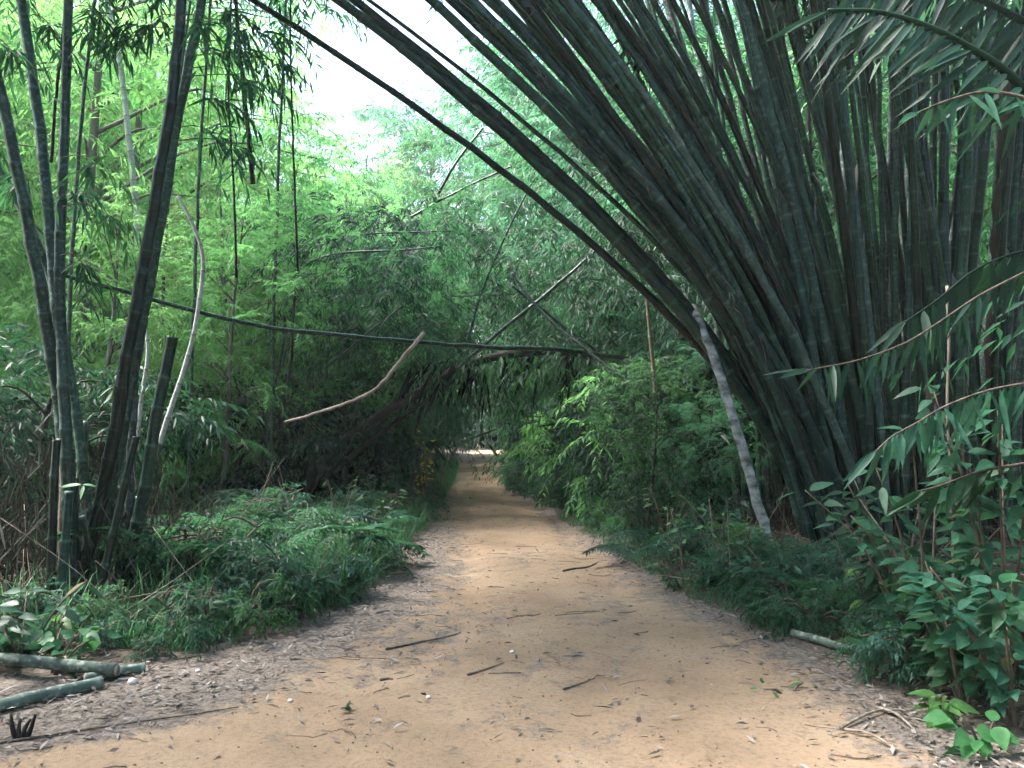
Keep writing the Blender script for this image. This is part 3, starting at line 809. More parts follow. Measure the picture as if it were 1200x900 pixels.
for k, (sx, Y, ex, ez) in enumerate([(-4.4, 13.2, -1.2, 4.6), (-5.0, 15, -.4, 5.4), (-4.2, 16.5, .2, 4.4), (3.6, 14.2, .9, 4.3), (4.4, 15.8, 1.0, 5.6), (3.4, 17.6, .0, 5.0), (-5.2, 18, -1.0, 6.2), (4.0, 12.6, 1.9, 5.2), (-4.6, 20, -.3, 4.4), (3.2, 20.5, -.2, 5.4), (-3.6, 14.2, -2.4, 3.8), (4.2, 13.4, 2.6, 3.9)]):
    b = ground(sx, Y); e = np.array([ex, Y - .4, ez]); m_ = np.array([sx * .75 + ex * .25, Y, ez * .95])
    o = thing('arching_bamboo', 'slim bamboo arching over the tunnel from the %s, leafy end hanging above the path' % ('left' if sx < 0 else 'right'), 'bamboo', b, 'slim bamboos arching over the tunnel')
    mb = MB(); culm_mesh(mb, spline([b - Z * .1, b * .5 + m_ * .5 + Z * .4, m_, e], 20), .035, .014, node=.36, sides=7); mb.build('stem', M['culm_dark'], o, b)
    put((PLUME if k % 2 else PLUME_L)[R.integers(3)], 'crown', o, e - b + Z * .5, (0, 0, R.uniform(0, 6)), R.uniform(.75, 1.0))
    put(PLUME[R.integers(3)], 'crown', o, (e + m_) / 2 - b + Z * .3, (0, 0, R.uniform(0, 6)), R.uniform(.7, .95))

# ------------------------------------------------------------------ logs and sticks on the ground
def log(name, label, cat, a, b, w, mat, z=(0, 0), group=None, sides=14):
    """cut stem lying on the ground between two ground pixels, with end faces"""
    A, B = gp(*a), gp(*b); r = w / 2 / F * A[1]
    A = A + Z * (r * .8 + z[0]); B = B + Z * (r * .8 + z[1])
    o = thing(name, label, cat, A, group)
    mb = MB(); P = spline([A, (A + B) / 2 + Z * .01, B], 20); culm_mesh(mb, P, r, r * .95, node=.42, sides=sides, wob=.003)
    mb.build('stem', mat, o, A)
    T = nrm(B - A)
    for p, s in ((A, -1), (B, 1)):
        e = MB(); tube(e, [p + T * s * .001, p + T * s * .006], r * .86, sides, .5); e.build('cut_end', M['stick'], o, A)
    return o


log('bamboo_log', 'upper of two cut grey-green bamboo logs lying at the left verge', 'log', (136, 797), (-70, 777), 14, M['culm_log'], (.03, .03))
log('bamboo_log', 'lower of two cut grey-green bamboo logs, under the upper one', 'log', (118, 806), (-60, 850), 14, M['culm_log'])
log('bamboo_log', 'short cut bamboo log lying behind the ends of the other two', 'log', (168, 787), (100, 800), 11, M['culm_log'])
log('bamboo_log', 'thin grey-green cut bamboo piece on the right verge below the clump', 'log', (930, 746), (1000, 768), 9, M['culm_log'])
for (a, b, w, lb) in [((985, 856), (1048, 832), 4, 'bent brown dry stick lying at the right verge'), ((1028, 832), (1072, 858), 3.5, 'pale dry stick crossing the bent brown one at the right verge'),
                      ((990, 858), (1052, 882), 3.2, 'thin whitish curved stick at the lower right edge of the path')]:
    A, B = gp(*a), gp(*b); mb = MB(); Pm = (A + B) / 2 + np.array([.02, .03, .015])
    tube(mb, spline([A + Z * .015, Pm + Z * .01, B + Z * .012], 12), np.linspace(w / 2 / F * A[1], w / 3 / F * A[1], 12), 7)
    tag(mb.build('stick', M['stick'], None, A), lb, 'stick')
for (a, b, w, lb) in [((0, 872), (280, 830), 5, 'long thin dark twig lying across the litter at the lower left'), ((452, 762), (540, 742), 4, 'thin dark twig on the dirt left of the path centre'),
                      ((548, 792), (590, 778), 4, 'short dark twig on the sandy middle of the path'), ((660, 809), (690, 799), 4, 'short dark twig right of the path centre'),
                      ((445, 798), (460, 797), 5, 'small black twig lying on the sand at left of the path'), ((660, 670), (700, 660), 4, 'dark twig lying where the path narrows'),
                      ((860, 650 + 60), (800, 668), 4, 'brown twig lying at the foot of the right bank')]:
    A, B = gp(*a), gp(*b); mb = MB()
    Q = spline([A, A * .6 + B * .4 + np.array([.02, .02, 0]), B], 12); Q[:, 2] = gz(Q[:, 0], Q[:, 1]) + .008
    tube(mb, Q, np.linspace(w / 3 / F * A[1], w / 7 / F * A[1], 12), 6)
    tag(mb.build('twig', M['twig'], None, A), lb, 'twig')


def pebble(px, py, w, mat, lb, name='pebble', cat='pebble', flat=.6):
    p = gp(px, py); r = w / 2 / F * p[1]; mb = MB()
    u = np.linspace(0, pi, 7); v = np.linspace(0, 2 * pi, 10, endpoint=False)
    V = np.array([[sin(a) * cos(b), sin(a) * sin(b), cos(a) * flat] for a in u for b in v]) * r * (1 + R.normal(0, .07, (70, 1))) + p + Z * r * .4
    i = np.arange(6)[:, None] * 10; j = np.arange(10)[None]; k = (j + 1) % 10
    mb.add(V, np.stack([i + j, i + k, i + 10 + k, i + 10 + j], -1).reshape(-1, 4), .5)
    tag(mb.build(name, mat, None, p), lb, cat)


pebble(155, 801, 10, M['stone'], 'round white pebble beside the ends of the bamboo logs', flat=.9)
for k, (x, y) in enumerate([(232, 787), (340, 822), (502, 818), (600, 765)]):
    pebble(x, y, 6, M['stone'], ['small white pebble in the litter right of the logs', 'small white pebble at the edge of the left litter', 'small pale pebble on the sand in the middle foreground', 'small pale pebble in the middle of the path'][k])
mb = MB(); p = gp(408, 834)
leaves(mb, np.tile(p + Z * .015, (5, 1)), rdir(5, .4) + Z * .35, .06, .045, None, 3, .2, .3)
tag(mb.build('fallen_leaf', M['leaf_near'], None, p), 'curled green leaf lying alone on the sand at lower left', 'leaf')
mb = MB(); p = gp(25, 866)
for k in range(4):
    tube(mb, spline([p + np.array([.012 * (k - 1.5), 0, -.02]), p + np.array([.03 * (k - 1.5), 0, .05]), p + np.array([.045 * (k - 1.5), R.normal(0, .02), R.uniform(.07, .13)])], 6), np.linspace(.016, .006, 6), 6)
tag(mb.build('stump', M['bark'], None, p), 'tiny broken dark stump sticking up at the lower left corner', 'stump')


# ------------------------------------------------------------------ near foliage
def hanging_branch(label, pts, w, n, leafL, leafW, mat, down=1., name='leafy_branch', cat='branch', K=5, both=False, start=.0, fan=.25, along=(0., .6), jit=.14):
    P = np.array([at(*p) for p in pts]); Q = spline(P, 40)
    o = thing(name, label, cat, P[0]); mb = MB()
    tube(mb, Q, np.linspace(w / 2 / F * pts[0][2], w / 5 / F * pts[0][2], 40), 6)
    mb.build('stem', M['twig'] if mat is not M['leaf_dark'] else M['leaf_dark'], o, P[0])
    s = np.linspace(start, 1, n) + R.uniform(-.01, .01, n); s = np.clip(s, 0, 1)
    q = np.stack([np.interp(s, np.linspace(0, 1, 40), Q[:, k]) for k in range(3)], 1)
    T = nrm(np.gradient(Q, axis=0)); tq = np.stack([np.interp(s, np.linspace(0, 1, 40), T[:, k]) for k in range(3)], 1)
    sd = nrm(np.cross(tq, Z)); sg = np.where(np.arange(n) % 2, 1., -1.)[:, None]
    if both:
        D = tq * .55 + nrm(np.cross(sd, tq)) * sg * .8 + R.normal(0, .12, (n, 3)) - Z * .15
    else:
        D = tq * R.uniform(along[0], along[1], (n, 1)) - Z * down + sd * sg * fan + R.normal(0, jit, (n, 3))
    D[-2:] = tq[-2:] + R.normal(0, .2, (2, 3)) - Z * .2
    mb = MB()
    leaves(mb, q, D, leafL * R.uniform(.7, 1.15, n) * (1 - .25 * s), leafW * R.uniform(.8, 1.15, n), np.tile([0, -1., .35], (n, 1)) + R.normal(0, .4, (n, 3)), K, .12, .2)
    mb.build('leaves', mat, o, P[0])
    return o


hanging_branch('drooping branch of narrow grey-green leaves before the clump, upper of two at right', [(1215, 312, 4.3), (1150, 345, 4.3), (1100, 378, 4.3), (1060, 402, 4.25), (1005, 422, 4.2), (945, 434, 4.2)], 3.2, 40, .3, .03, M['leaf_teal'], start=.2, jit=.26)
hanging_branch('drooping branch of narrow pale leaves before the clump, lower of two at right', [(1215, 447, 4.0), (1160, 457, 4.0), (1110, 475, 4.0), (1075, 495, 3.95), (1045, 512, 3.9), (1025, 530, 3.9)], 3.5, 40, .29, .034, M['leaf_near'], jit=.26)
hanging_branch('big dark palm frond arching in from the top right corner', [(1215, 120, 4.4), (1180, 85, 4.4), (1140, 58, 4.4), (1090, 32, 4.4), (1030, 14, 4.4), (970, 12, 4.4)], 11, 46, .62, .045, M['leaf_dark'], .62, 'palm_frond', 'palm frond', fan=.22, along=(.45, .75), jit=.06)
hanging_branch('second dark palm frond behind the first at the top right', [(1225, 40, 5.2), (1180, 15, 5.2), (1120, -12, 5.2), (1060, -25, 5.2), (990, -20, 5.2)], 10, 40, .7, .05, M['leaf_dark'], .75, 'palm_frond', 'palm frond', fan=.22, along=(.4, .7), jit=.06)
hanging_branch('spray of pale blue-green leaves at right below the dark palm fronds', [(1225, 125, 4.2), (1190, 112, 4.2), (1150, 108, 4.2), (1110, 118, 4.2), (1075, 132, 4.2)], 5, 18, .34, .038, M['leaf_teal'], .45)
hanging_branch('curtain of large hanging leaves at the right edge above the upper drooping branch', [(1225, 290, 4.6), (1185, 298, 4.6), (1140, 318, 4.6), (1100, 350, 4.6), (1060, 378, 4.6)], 4, 24, .42, .05, M['leaf_dark'], jit=.25)
hanging_branch('branch of mid green leaves sprouting in from the right edge above the broad leaved shrub', [(1230, 540, 4.3), (1190, 545, 4.3), (1150, 552, 4.3), (1105, 568, 4.3), (1080, 575, 4.3)], 5, 22, .3, .05, M['leaf_near'], .3)


def ovate_plant(label, base, height, n, leafL, leafW, mat, spread=.5, name='broadleaf_plant', cat='plant', group=None, K=5, stems=4):
    o = thing(name, label, cat, base, group); ms, ml = MB(), MB()
    per = max(1, n // stems)
    for k in range(stems):
        a = R.uniform(0, 2 * pi); tip = base + np.array([cos(a) * spread * R.uniform(.3, 1), sin(a) * spread * R.uniform(.3, 1), height * R.uniform(.6, 1)])
        Q = spline([base - Z * .05, (base + tip) / 2 + Z * height * .12, tip], 14)
        tube(ms, Q, np.linspace(.012, .004, 14), 5)
        s = R.uniform(.25, 1, per); s[-1] = 1
        q = np.stack([np.interp(s, np.linspace(0, 1, 14), Q[:, j]) for j in range(3)], 1)
        D = rdir(per, .3) + np.array([cos(a), sin(a), -.15]) * .5
        leaves(ml, q + D * .04, D, leafL * R.uniform(.6, 1.15, per), leafW * R.uniform(.8, 1.15, per), np.tile(Z, (per, 1)) + np.array([0, -.5, 0]) + R.normal(0, .35, (per, 3)), K, .22, .22)
    ms.build('stem', M['twig'], o, base); ml.build('leaves', mat, o, base)
    return o


def gpt(px, py):
    return gp(px, py)


# broad-leaved shrubs of the lower right
BR = [(1090, 790, 1.5, 54, .30, .13, 'leaf_near', .75, 'broad-leaved dark green shrub hanging over the verge under the vine'),
      (1180, 800, 1.75, 60, .30, .15, 'leaf_near', .7, 'tall broad-leaved shrub at the right edge with lobed leaves'),
      (1130, 830, .85, 40, .26, .14, 'leaf_near', .6, 'low broad-leaved plant in front of the tall shrub at right'),
      (1190, 850, .8, 34, .24, .14, 'leaf_near', .5, 'broad-leaved plant in the lower right corner behind the bright seedling'),
      (1060, 750, 1.1, 46, .28, .10, 'leaf_dark', .6, 'dark narrow-leaved shrub at the foot of the upright culms'),
      (985, 722, .62, 44, .22, .07, 'leaf_mid', .55, 'tufted green plant under the leaning bundle at the verge'),
      (930, 700, .6, 44, .20, .07, 'leaf_teal', .55, 'blue-green bushy plant right of the pale trunk foot'),
      (1020, 742, .4, 24, .2, .10, 'leaf_near', .35, 'small pale green plant at the verge above the thin bamboo piece'),
      (842, 690, .45, 34, .18, .08, 'leaf_teal', .4, 'low blue-green plant left of the pale trunk foot'),
      (800, 690, .4, 30, .16, .07, 'leaf_mid', .4, 'low leafy plant at the right verge where the bank begins'),
      (850, 640, 1.0, 46, .22, .10, 'leaf_teal', .5, 'tall blue-green herb standing before the dark hollow left of the pale trunk'),
      (905, 745, .12, 9, .14, .08, 'leaf_mid', .12, 'tiny seedling on the edge of the dirt at right'),
      (1100, 838, .3, 14, .2, .11, 'leaf_bright', .25, 'small light green plant creeping over the sticks at right'),
      (1155, 885, .3, 10, .22, .14, 'leaf_bright', .14, 'bright green seedling with oval leaves in the lower right corner'),
      (925, 812, .05, 12, .10, .04, 'leaf_bright', .2, 'little patch of green leaves flat on the dirt at right')]
for (px, py, h, n, lL, lW, mt, sp, lb) in BR:
    big = px > 1040 and h > .5
    ovate_plant(lb, gpt(px, py), h if big else h * .6, int(n * (3.6 if big else 1.6)), lL * (.54 if big else .62), lW * (.5 if big else .55), M[mt], sp, stems=max(2, n // 6))
mb = MB(); p = at(1140, 612, 4.6)
tube(mb, spline([at(1150, 700, 4.7), at(1150, 640, 4.65), p], 8), .006, 5, .5)
b0 = at(1150, 700, 4.7)
o = thing('broadleaf_plant', 'single large rounded blue-grey leaf standing up beside the vine', 'plant', b0)
mb.build('stem', M['twig'], o, b0); mb = MB()
leaves(mb, [p], [[-.15, 0, 1]], .2, .11, [[0, -1, 0]], 5, 0, .1); mb.build('leaf', M['leaf_teal'], o, b0)
# left-hand small plants
for (px, py, h, n, lL, lW, mt, sp, lb) in [
    (62, 765, .3, 6, .14, .10, 'leaf_bright', .12, 'bright yellow-green seedling in front of the left clump'),
    (25, 775, .55, 26, .22, .10, 'leaf_near', .4, 'dark leafy plant behind the bamboo logs at the left edge'),
    (118, 742, .25, 8, .26, .07, 'leaf_teal', .2, 'pale blue-green five-fingered plant at the foot of the left clump'),
    (60, 790, .3, 20, .18, .11, 'leaf_near', .3, 'broad-leaved plant filling the gap between the logs'),
    (235, 745, .5, 40, .2, .05, 'leaf_mid', .5, 'grassy plant with long leaves right of the left clump'),
    (330, 720, .5, 44, .2, .06, 'leaf_near', .5, 'leafy plant with pale tips in the middle of the left verge'),
    (400, 690, .45, 40, .18, .06, 'leaf_teal', .45, 'blue-green leafy plant where the left verge bulges to the path'),
    (440, 610, .7, 40, .22, .08, 'leaf_near', .45, 'pinnate leaved sapling on the left verge below the arch'),
    (470, 590, .6, 36, .2, .07, 'leaf_near', .4, 'light green sapling between the grass and the arch')]:
    ovate_plant(lb, gpt(px, py), h, n * 2 if n > 15 else n, lL * .7, lW * .62, M[mt], sp, stems=max(2, n // 6))
b0 = at(105, 640, 6.0); mb = MB()
leaves(mb, [at(95, 568, 6.0), at(97, 568, 6.0), at(98, 569, 6.)], [[-1, 0, -.05], [1, 0, .0], [.2, -.6, -.5]], [.24, .11, .14], [.05, .03, .03], [[0, -.6, 1]] * 3, 5, .15, .2)
o = thing('broadleaf_plant', 'bright backlit long leaf before the dark foot of the left clump', 'plant', b0); mb.build('leaves', M['leaf_bright'], o, b0)
mb = MB(); tube(mb, spline([b0, at(100, 600, 6.0), at(97, 568, 6.0)], 6), .004, 5, .5); mb.build('stem', M['twig'], o, b0)


# ferns
def frond_mesh(L=1.0, n=22, w=.32, arch=.5, mat='leaf_teal', name='frond', bip=True):
    mb = MB(); t = np.linspace(0, 1, 20)
    Q = np.stack([L * (t - .12 * t * t), np.zeros(20), L * (arch * t - (arch + .18) * t * t)], 1)
    tube(mb, Q, np.linspace(.008, .002, 20), 4, .3)
    s = np.linspace(.14, .99, n); q = np.stack([np.interp(s, t, Q[:, k]) for k in range(3)], 1)
    prof = w * np.sin(np.clip(s * 1.15 + .12, 0, 1) * pi) ** .6 + .02
    for sg in (-1, 1):
        D = np.stack([np.full(n, .55), np.full(n, sg * 1.), np.full(n, -.22)], 1)
        if bip:
            sprays(mb, q, D, prof, 9, .075, .022, .15, .1, 1, .9, 1.5, jit=.1)
        else:
            leaves(mb, q, D, prof, .05, np.tile(Z, (n, 1)), 3, .2, .2)
    return mb.mesh(name, M[mat])


FR = {'teal': [frond_mesh() for _ in range(2)], 'mid': [frond_mesh(1, 20, .28, .6, 'leaf_mid') for _ in range(2)], 'near': [frond_mesh(1., 24, .34, .4, 'leaf_near', bip=False)]}


def fern(label, base, s, kind, n=6, yaw=None, group=None, el=.5):
    o = thing('fern', label, 'fern', base, group)
    for k in range(n):
        put(FR[kind][R.integers(len(FR[kind]))], 'frond', o, (0, 0, .03), (R.normal(0, .15), -R.uniform(el * .4, el * 1.5), (2 * pi * k / n + R.normal(0, .3)) if yaw is None else yaw + R.normal(0, .35)), s * R.uniform(.75, 1.1))
    return o


fern('large fern with a pale arching frond before the fallen tree, left of the path', gp(330, 640), 1.25, 'teal', 6)
fern('fern whose long frond points left under the arching trunks', gp(352, 622), 1.5, 'teal', 3, 3.0, el=.35)
fern('wide dark green fern low on the verge below the arch', gp(390, 665), 1.35, 'mid', 7)
fern('fern at the left verge behind the leafy plant with pale tips', gp(300, 690), 1.1, 'mid', 6)
fern('blue-green fern beside the grass at the left path edge', gp(430, 668), .9, 'teal', 6)
fern('fern low between left clump and broken stump', gp(205, 690), 1.1, 'mid', 6)
fern('fern on the right verge in front of the pale trunk', gp(880, 690), .5, 'teal', 6)
fern('fern hanging over the right verge where the path narrows', gp(760, 660), .9, 'teal', 6)
fern('small fern on the right verge below the leaning bundle', gp(960, 715), .7, 'mid', 6)

for k in range(16):
    y = 5.6 + 7 * R.random() ** 1.2; x = ev(_LV, y) - .3 - 2.2 * R.random()
    if 600 + 900 * x / y < 200: continue
    fern('knee-high fern in the tangle of the left verge', ground(x, y), R.uniform(.45, .9), ['mid', 'teal'][k % 2], 6, group='ferns of the left verge')
for k in range(8):
    y = 5.4 + 6 * R.random(); x = ev(_RV, y) + .2 + .9 * R.random()
    fern('knee-high fern in the tangle of the right verge', ground(x, y), R.uniform(.4, .7), ['mid', 'teal'][k % 2], 6, group='ferns of the right verge')
mb = MB()
for k in range(150):
    if k % 3: y = 5.6 + 6 * R.random(); x = ev(_LV, y) - .1 - 2.6 * R.random()
    else: y = 5.0 + 6 * R.random(); x = ev(_RV, y) + .1 + 1.3 * R.random()
    b = ground(x, y); d = np.array([R.normal(0, .5), R.normal(0, .4), abs(R.normal(.5, .4))]) * R.uniform(.25, .9)
    tube(mb, spline([b, b + d * .5 + R.normal(0, .04, 3), b + d], 7), np.linspace(R.uniform(.003, .006), .0015, 7), 4, .5)
tag(mb.build('dry_stalks', M['stick']), 'pale dry stalks sticking out of the undergrowth of both verges', 'dry stalks', kind='stuff')
n = 9000; y = 2.7 + R.random(n) ** 1.7 * 14; x = R.uniform(-3.8, 3.4, n)
oc = np.array([[1, 0, 0], [-1, 0, 0], [0, 1, 0], [0, -1, 0], [0, 0, .7], [0, 0, -.7]])
fo = np.array([[0, 2, 4], [2, 1, 4], [1, 3, 4], [3, 0, 4], [2, 0, 5], [1, 2, 5], [3, 1, 5], [0, 3, 5]])
a = R.uniform(0, 2 * pi, n); r = .002 + .007 * R.random(n) ** 3
ca, sa = np.cos(a)[:, None], np.sin(a)[:, None]
vx = oc[None, :, 0] * ca - oc[None, :, 1] * sa; vy = oc[None, :, 0] * sa + oc[None, :, 1] * ca
V = np.stack([vx, vy * R.uniform(.6, 1, (n, 1)), np.repeat(oc[None, :, 2], n, 0)], -1) * r[:, None, None] + np.stack([x, y, gz(x, y) + r * .3], 1)[:, None]
mb = MB(); mb.add(V.reshape(-1, 3), (np.arange(n)[:, None, None] * 6 + fo[None]).reshape(-1, 3), np.repeat(R.random(n), 6))
tag(mb.build('gravel', M['grit'], smooth=False), 'fine grit and crumbs of earth scattered over the dirt path', 'gravel', kind='stuff')

# ------------------------------------------------------------------ trees and bushes behind
def free(x, y, pts, d):
    return all((x - a) ** 2 + (y - b) ** 2 > d * d for a, b in pts)


pts = []
# sunlit woods on the left
tries = 0; nleft = 0
while nleft < 54 and tries < 4000:
    tries += 1
    y = 11 + 36 * R.random() ** 1.2; x = R.uniform(-.74 * y - 4, ev(_LV, y) - 2.6)
    if not free(x, y, pts, 2.5): continue
    px = 600 + 900 * x / y
    s = min(max((1.5 + y * .56) * R.uniform(1.15, 1.5) / 9.6, .8), 2.2)
    top = np.interp(px, [290, 320, 400, 455, 500], [0, 110, 165, 130, 20])
    cw = 2600 * s / y
    if px + cw * .8 > 325 and px - cw * .8 < 405:
        top = 100
        s = min(s, (1.5 + y * (505 - top) / 900) / 10.6 * R.uniform(.75, 1))
    if s < .35: continue
    pts.append((x, y)); nleft += 1
    far = y > 24
    dark = px > 380 and y < 26
    lite = dark and px < 435
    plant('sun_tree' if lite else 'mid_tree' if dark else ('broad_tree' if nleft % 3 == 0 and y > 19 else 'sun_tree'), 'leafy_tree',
          'light green feathery tree at the left flank of the tunnel, before the darker ones' if lite else 'dark green feathery tree crowding the left side of the path tunnel' if dark else ('hazy light green tree deep in the sunlit woods on the left' if far else 'bright light green tree in the sunlit woods behind the left clump'),
          'tree', ground(x, y), s, 'light trees at the left flank of the tunnel' if lite else 'trees along the left of the tunnel' if dark else ('far trees of the left woods' if far else 'nearer trees of the left woods'))
# right-hand woods
nr = 0; tries = 0
while nr < 34 and tries < 3000:
    tries += 1
    y = 13.5 + 32 * R.random() ** 1.2; x = R.uniform(ev(_RV, y) + 2.4, .6 * y + 5)
    if not free(x, y, pts, 2.5): continue
    pts.append((x, y)); nr += 1
    px = 600 + 900 * x / y
    plant('mid_tree' if px < 850 or nr % 2 else 'sun_tree', 'feathery_tree', 'green feathery tree behind the arch on the right of the tunnel' if px < 850 else 'tree showing through the gaps behind the big right clump', 'tree', ground(x, y),
          min(max((1.5 + y * .56) * R.uniform(1., 1.3) / 9, .9), 2.0), 'trees on the right of the tunnel' if px < 850 else 'trees behind the right clump')
# trees bending over the far path
for k, y in enumerate([17, 21, 25, 30, 36, 43, 50, 58]):
    xc = (ev(_LV, y) + ev(_RV, y)) / 2
    for sd in (-1, 1):
        x = xc + sd * (2.2 + .02 * y + R.uniform(0, .5))
        plant('dark_tree', 'arching_tree', 'dark tree bending over the far path from the %s, closing the tunnel' % ('left' if sd < 0 else 'right'), 'tree', ground(x, y), R.uniform(.75, .95),
              'trees bending over the far path', tilt=(0, -sd * .24))
for x, y in [(-4.6, 70), (-2.0, 72), (.5, 71), (3, 73), (-7.5, 74)]:
    plant('mid_tree', 'feathery_tree', 'tree standing at the far end of the path, closing the view', 'tree', ground(x, y), 1.1, 'trees at the far end of the path')
for k, y in enumerate([15, 18.5, 23, 27, 33, 40, 48]):
    for sd in (-1, 1):
        x = (ev(_LV, y) + ev(_RV, y)) / 2 + sd * (4.2 + R.uniform(0, 1.2)); px = 600 + 900 * x / y
        if px < 400: continue
        ytop = R.uniform(-90, 30) if px > 500 else R.uniform(-10, 70) if px > 455 else R.uniform(120, 150)
        plant('mid_tree', 'feathery_tree', 'tall feathery tree rising on the %s behind the arch over the path' % ('left' if sd < 0 else 'right'), 'tree', ground(x, y),
              (1.5 + y * (505 - ytop) / 900) / 8.9, 'tall trees behind the arch', tilt=(0, -sd * .06))
# unseen trees added around the viewpoint to block sky light
for x, y, s_ in [(-5.5, -1.0, 1.2), (-6.5, 3.2, 1.15), (-4.8, -5.5, 1.3), (5.2, -1.5, 1.2), (6.0, 3.0, 1.2), (4.6, -6, 1.3), (-1.5, -10, 1.5), (2.2, -11, 1.5), (-8, -9, 1.5), (8.5, -8, 1.5), (7.4, 5.8, 1.25), (8.8, 8.2, 1.35), (-3.9, -3.2, 1.0), (3.6, -3.8, 1.0), (.4, -7.5, 1.25), (-6.8, 1.2, 1.2)]:
    plant('mid_tree', 'feathery_tree', 'unseen tree added around the viewpoint to block sky light', 'tree', ground(x, y), s_, 'unseen light-blocking trees around the viewpoint')
for x, y, s_, t_ in [(-4.7, 12.4, .62, .1), (-3.9, 14.6, .62, .12), (-2.9, 16.4, .7, .15), (-4.9, 16.2, .75, .05), (-2.6, 19, .8, .15), (2.6, 15.2, .62, -.15), (3.6, 14.4, .7, -.1)]:
    plant('sun_tree' if x < -3.8 else 'mid_tree', 'thicket_tree', 'light green low-branched tree left of the arch' if x < -3.8 else 'dark low-branched tree thickening the tunnel beside the arch', 'tree', ground(x, y), s_ * (.88 if x < -3.8 else 1), 'light low trees left of the arch' if x < -3.8 else 'dark low trees beside the arch', tilt=(0, t_))
for k in range(12):
    plant('dark_bush', 'bush', 'dark bush closing the far end of the path', 'bush', ground(-9 + 1.1 * k + R.normal(0, .3), 62 + R.uniform(-2, 4)), R.uniform(1.3, 2.0), 'bushes at the far end of the path')
# bushes: left middle ground
bl = []
tries = 0; nb = 0
while nb < 46 and tries < 3000:
    tries += 1
    y = 7.6 + 16 * R.random() ** 1.3; x = R.uniform(-.72 * y - 1.5, ev(_LV, y) - 1.35)
    if y < 8.4 and 600 + 900 * x / y < 230: continue
    if 230 < 600 + 900 * x / y < 480 and y < 12.5: continue
    if not free(x, y, bl, 1.15): continue
    bl.append((x, y)); nb += 1
    px = 600 + 900 * x / y
    kind = 'sun_bush' if px < 260 and y > 11 else ('dark_bush' if nb % 3 == 0 else 'mid_bush')
    plant(kind, 'bush', {'sun_bush': 'light green bush behind the left bamboo clump', 'dark_bush': 'dark green bush in the shade left of the path', 'mid_bush': 'mid green feathery bush in the undergrowth left of the path'}[kind],
          'bush', ground(x, y), R.uniform(.75, 1.2), {'sun_bush': 'light bushes behind the left clump', 'dark_bush': 'dark bushes left of the path', 'mid_bush': 'feathery bushes left of the path'}[kind])
# right bank bushes
br = []
tries = 0; nb = 0
while nb < 40 and tries < 3000:
    tries += 1
    y = 10.2 + 24 * R.random() ** 1.25; x = ev(_RV, y) + R.uniform(.95, 4.2)
    if 600 + 900 * x / y > 770 and y < 13: continue
    if not free(x, y, br, 1.0): continue
    br.append((x, y)); nb += 1
    kind = ['teal_bush', 'mid_bush', 'mid_bush', 'dark_bush'][nb % 4]
    plant(kind, 'bush', {'teal_bush': 'blue-green drooping bamboo bush on the right bank', 'dark_bush': 'dark bush deep on the right bank', 'mid_bush': 'green feathery bush on the right bank of the path'}[kind],
          'bush', ground(x, y), R.uniform(.8, 1.35), {'teal_bush': 'drooping bushes of the right bank', 'dark_bush': 'dark bushes of the right bank', 'mid_bush': 'feathery bushes of the right bank'}[kind])
for x, y, s_ in [(1.75, 9.9, .27), (2.15, 10.9, .34), (2.5, 9.7, .26), (2.9, 11.2, .38), (1.9, 12.2, .36), (2.6, 13.4, .42), (1.5, 15.5, .45), (3.2, 12.6, .4), (1.2, 19, .5), (2.4, 17, .6)]:
    plant('mid_tree' if x > 2 else 'dark_tree', 'feathery_tree', 'young feathery tree forming the green wall of the right bank', 'tree', ground(x, y), s_, 'young trees of the right bank')
plant('sun_bush', 'bush', 'light green feathery bush with a lit leaf tone above the right bank below the arch', 'bush', ground(1.9, 13.2), 1.15)
# dark bushes under and behind the right clump
for k in range(12):
    x = R.uniform(3.0, 9.5); y = R.uniform(11.4, 14.5)
    plant('dark_bush', 'bush', 'dark bush in the deep shade behind the right clump', 'bush', ground(x, y), R.uniform(.9, 1.4), 'dark bushes behind the right clump')
# low shrubs along both verges
for k in range(44):
    y = 6.2 + 20 * R.random() ** 1.3
    x = ev(_LV, y) - R.uniform(.25, 2.2)
    if 600 + 900 * x / y < (215 if y < 8.5 else -40): continue
    kd = ['low_shrub', 'low_shrub', 'low_teal'][k % 3]
    plant(kd, 'low_shrub', 'knee-high green plant of the left verge' if kd == 'low_shrub' else 'knee-high blue-green plant of the left verge', 'shrub', ground(x, y), R.uniform(.5, .95), 'low green plants of the left verge' if kd == 'low_shrub' else 'low blue-green plants of the left verge', 'foliage', 'stem')
for k in range(70):
    y = 4.6 + 18 * R.random() ** 1.5
    x = ev(_RV, y) + R.uniform(.1, 1.6)
    kd = ['low_shrub', 'low_teal'][k % 2]; k1 = .62 if x / y > .2 else 1
    plant(kd, 'low_shrub', 'knee-high green plant of the right verge' if kd == 'low_shrub' else 'knee-high blue-green plant of the right verge', 'shrub', ground(x, y), R.uniform(.55, 1.0) * k1, 'low green plants of the right verge' if kd == 'low_shrub' else 'low blue-green plants of the right verge', 'foliage', 'stem')

